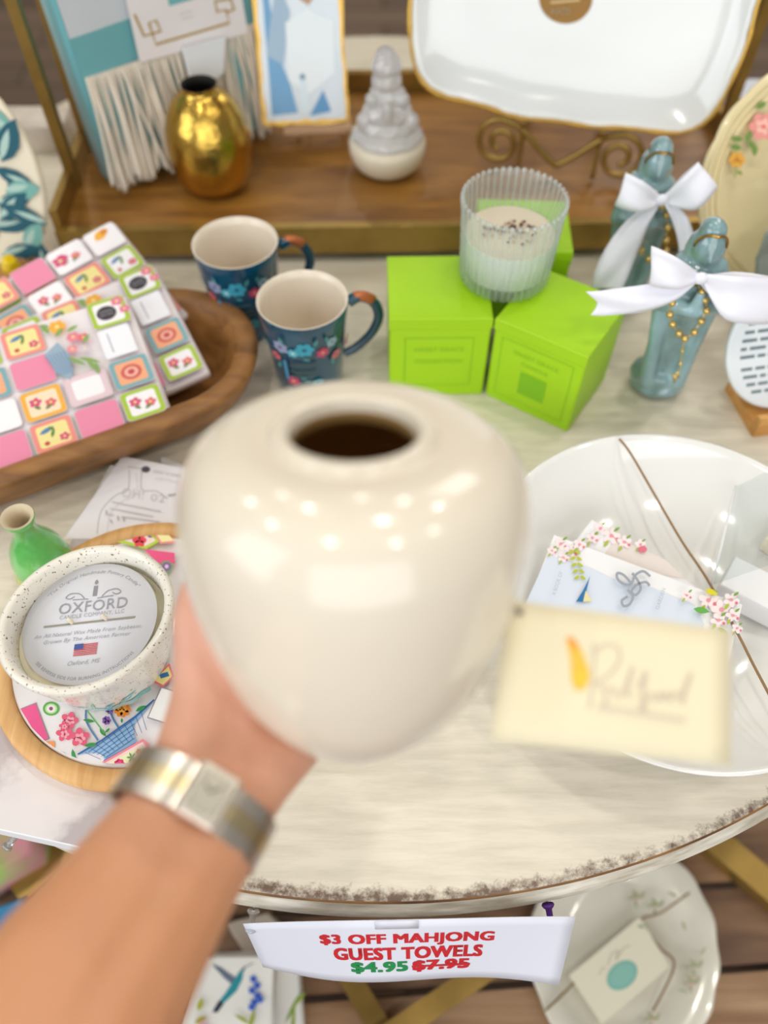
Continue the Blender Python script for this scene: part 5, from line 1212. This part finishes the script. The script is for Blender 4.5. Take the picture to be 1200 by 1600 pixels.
D.curve(ct((310, 130), (315, 250), (300, 420), (290, 540), (270, 620)), W2, SCR_); D.curve(ct((300, 200), (400, 140), (490, 160), (500, 260), (430, 360), (340, 420), (310, 440)), W2, SCR_); D.curve(ct((350, 420), (390, 500), (400, 580), (340, 600)), W2, SCR_)
D.curve(ct((410, 480), (450, 460), (470, 520), (510, 520), (560, 420), (600, 300), (570, 430), (560, 520), (610, 520)), W2, SCR_)
D.curve(ct((640, 470), (700, 340), (680, 480), (660, 620), (640, 660), (690, 660), (690, 560), (730, 520)), W2, SCR_)
D.curve(ct((740, 500), (750, 550), (790, 550), (800, 500), (820, 550), (860, 500), (880, 560), (920, 500), (960, 540), (1000, 440), (1040, 350), (1000, 480), (970, 590)), W2, SCR_)
D.line(ct((340, 610), (560, 640), (800, 680), (1000, 710)), .035, (218, 206, 184))
hx, hy = tuv(811, 957); D.disc(hx, hy, .016, (120, 108, 100), .026)
mb.build('card', TAG)
mb = MB(); p0 = tag_pt(hx, hy, .001)
vp = MV @ V((vr(.060) * math.cos(-.55) * 1.0, vr(.060) * math.sin(-.55), .060)) 
mb.tube(cat([p0, p0.lerp(deep(786, 930, .322), .5) + CZ * .003, deep(782, 930, .326), deep(770, 925, .335)], 5), .0006, mat('thin_cord', (150, 140, 130), .8), 6); mb.build('cord', TAG)

# hand and forearm
L_, B__ = -XV, None
bk = AX.cross(XV) ; bk = bk if bk.dot(CZ) < 0 else -bk        # away from the eye, square to the vase axis
def wrap(z, phi, off): # on the vase: phi 0 left, 90 behind, 180 right
    return VB + AX * z + (-XV * math.cos(phi) + bk * math.sin(phi)) * (vr(z) + off)
d_ = deep
balls = []
# forearm, flattened: two parallel limbs
balls += chain([(d_(-150, 1920, .235), .036), (d_(-5, 1710, .255), .034), (d_(104, 1525, .278), .0300), (d_(203, 1385, .302), .0260), (d_(264, 1282, .322), .0212), (d_(288, 1236, .328), .0200)])
balls += chain([(d_(-20, 1980, .235), .036), (d_(85, 1745, .255), .034), (d_(162, 1565, .278), .0295), (d_(258, 1415, .302), .0250), (d_(330, 1310, .322), .0205), (d_(352, 1258, .328), .0195)])
# thenar and thumb
balls += chain([(d_(288, 1235, .330), .0195), (d_(310, 1165, .338), .0180), (d_(318, 1090, .346), .0145), (d_(312, 1020, .352), .0120), (d_(306, 965, .356), .0108), (d_(310, 925, .359), .0090)])
# heel of the hand
balls += chain([(d_(352, 1262, .330), .0195), (d_(400, 1205, .342), .0185), (d_(455, 1148, .362), .0175), (wrap(.035, .75, .010), .0150)])
balls += chain([(d_(318, 1240, .330), .0200), (d_(365, 1160, .348), .0190), (wrap(.062, .62, .014), .0150)])
kn = [(.100, .62), (.080, .72), (.058, .80), (.038, .88)]
lens_ = [(.52, .36, .28), (.62, .42, .30), (.64, .42, .30), (.62, .40, .28)]
for (z, ph), ls, r in zip(kn, lens_, (.0092, .0096, .0090, .0080)):
    balls += chain([(d_(365, 1170, .350), .015), (wrap(z, ph, .011), r * 1.15)])
    a = ph; pts = [(wrap(z, a, .0105), r * 1.1)]
    for k, l in enumerate(ls):
        for q_ in range(3): a += l / 3 * (.045 / vr(z)) * 1.1; pts.append((wrap(z - .002 * k, a, r * (.98 - .05 * k)), r * (1 - .07 * k - .02 * q_)))
    balls += chain(pts)
def skin_mat():
    m = bpy.data.materials.new('skin'); m.use_nodes = True; nt = m.node_tree; b = nt.nodes['Principled BSDF']
    b.inputs['Roughness'].default_value = .5; b.inputs['Subsurface Weight'].default_value = .25; b.inputs['Subsurface Radius'].default_value = (.010, .004, .002); b.inputs['Subsurface Scale'].default_value = .8
    tc = nt.nodes.new('ShaderNodeTexCoord'); dt = nt.nodes.new('ShaderNodeVectorMath'); dt.operation = 'DOT_PRODUCT'
    ax_ = (d_(330, 1150, .34) - d_(250, 1380, .31)).normalized(); dt.inputs[1].default_value = ax_
    mr = nt.nodes.new('ShaderNodeMapRange'); mr.inputs['From Min'].default_value = -.02; mr.inputs['From Max'].default_value = .07
    n = nt.nodes.new('ShaderNodeTexNoise'); n.inputs['Scale'].default_value = 40; n.inputs['Detail'].default_value = 3
    ad = nt.nodes.new('ShaderNodeMath'); ad.operation = 'MULTIPLY_ADD'; ad.inputs[1].default_value = .03
    nt.links.new(tc.outputs['Object'], dt.inputs[0]); nt.links.new(n.outputs['Fac'], ad.inputs[0]); nt.links.new(dt.outputs['Value'], ad.inputs[2]); nt.links.new(ad.outputs[0], mr.inputs['Value'])
    r = nt.nodes.new('ShaderNodeValToRGB'); r.color_ramp.elements[0].color = lin((210, 150, 110)) + (1,); r.color_ramp.elements[1].color = lin((226, 172, 150)) + (1,)
    nt.links.new(mr.outputs[0], r.inputs[0]); nt.links.new(r.outputs[0], b.inputs['Base Color']); return m
WR = d_(312, 1272, .324)
PERS = blob('person', balls, .0022, skin_mat(), origin=WR, smooth=8)
tag(PERS, 'bare left forearm and hand cupping the ivory vase', 'person')

# wristwatch
arm = (d_(320, 1248, .330) - d_(223, 1410, .302)).normalized(); wx = (d_(352, 1292, .324) - d_(262, 1235, .324)); wx = (wx - arm * wx.dot(arm)).normalized(); wz = wx.cross(arm); wz = wz if wz.dot(CZ) > 0 else -wz
WC = d_(303, 1268, .3265)
WA = thing('wristwatch', WC, 'silver and gold link bracelet wristwatch on the wrist', 'watch')
SIL = mat('brushed_silver', (232, 226, 216), .3, .96); SGO = mat('pale_gold_links', (230, 214, 172), .3, .96)
ra, rb = .0310, .0232; hw = .0098
mb = MB(); NL = 44
for i in range(NL):
    t0, t1 = 2 * PI * (i + .04) / NL, 2 * PI * (i + .96) / NL
    P = []
    for t in (t0, t1):
        for k in (1.0, 1.075):
            P.append(wx * (ra * k * math.cos(t)) + wz * (rb * k * math.sin(t)))
    for seg_, m_ in (((-hw, -.0035), SIL), ((-.0033, .0033), SGO), ((.0035, hw), SIL)):
        vs = [WC + p + arm * s_ for s_ in seg_ for p in P]
        mb.add(vs, [(0, 1, 3, 2), (4, 6, 7, 5), (0, 4, 5, 1), (2, 3, 7, 6), (1, 5, 7, 3), (0, 2, 6, 4)], m_, False)
mb.build('bracelet', WA)
tcs = math.radians(88); cpos = WC + wx * (ra * 1.05 * math.cos(tcs)) + wz * (rb * 1.06 * math.sin(tcs)); cn = (wx * (math.cos(tcs) / ra) + wz * (math.sin(tcs) / rb)).normalized(); ctv = arm.cross(cn).normalized()
Mw = frame(cpos, ctv, arm)
mb = MB(); mb.slab([(-.008, -.011), (.008, -.011), (.009, -.009), (.009, .009), (.008, .011), (-.008, .011), (-.009, .009), (-.009, -.009)], -.001, .0052, SIL, Mw, .0012, smooth_side=False); mb.build('case', WA)
mb = MB(); mb.slab([(-.0065, -.0078), (.0065, -.0078), (.0065, .0078), (-.0065, .0078)], .0053, .0060, mat('watch_dial', (206, 200, 184), .2, .2, coat=.8), Mw, .0002, smooth_side=False)
D = Draw(mb, lambda u, v, l: Mw @ V((u, v, .0060 + l)), .00005, .0001)
D.line([(0, 0), (.003, .004)], .0008, (80, 76, 70)); D.line([(0, 0), (-.004, .003)], .0006, (80, 76, 70))
for i in range(12): a = PI / 6 * i; D.disc(.0066 * math.sin(a), .007 * math.cos(a), .0004, (110, 100, 80), up=False)
mb.build('dial', WA)
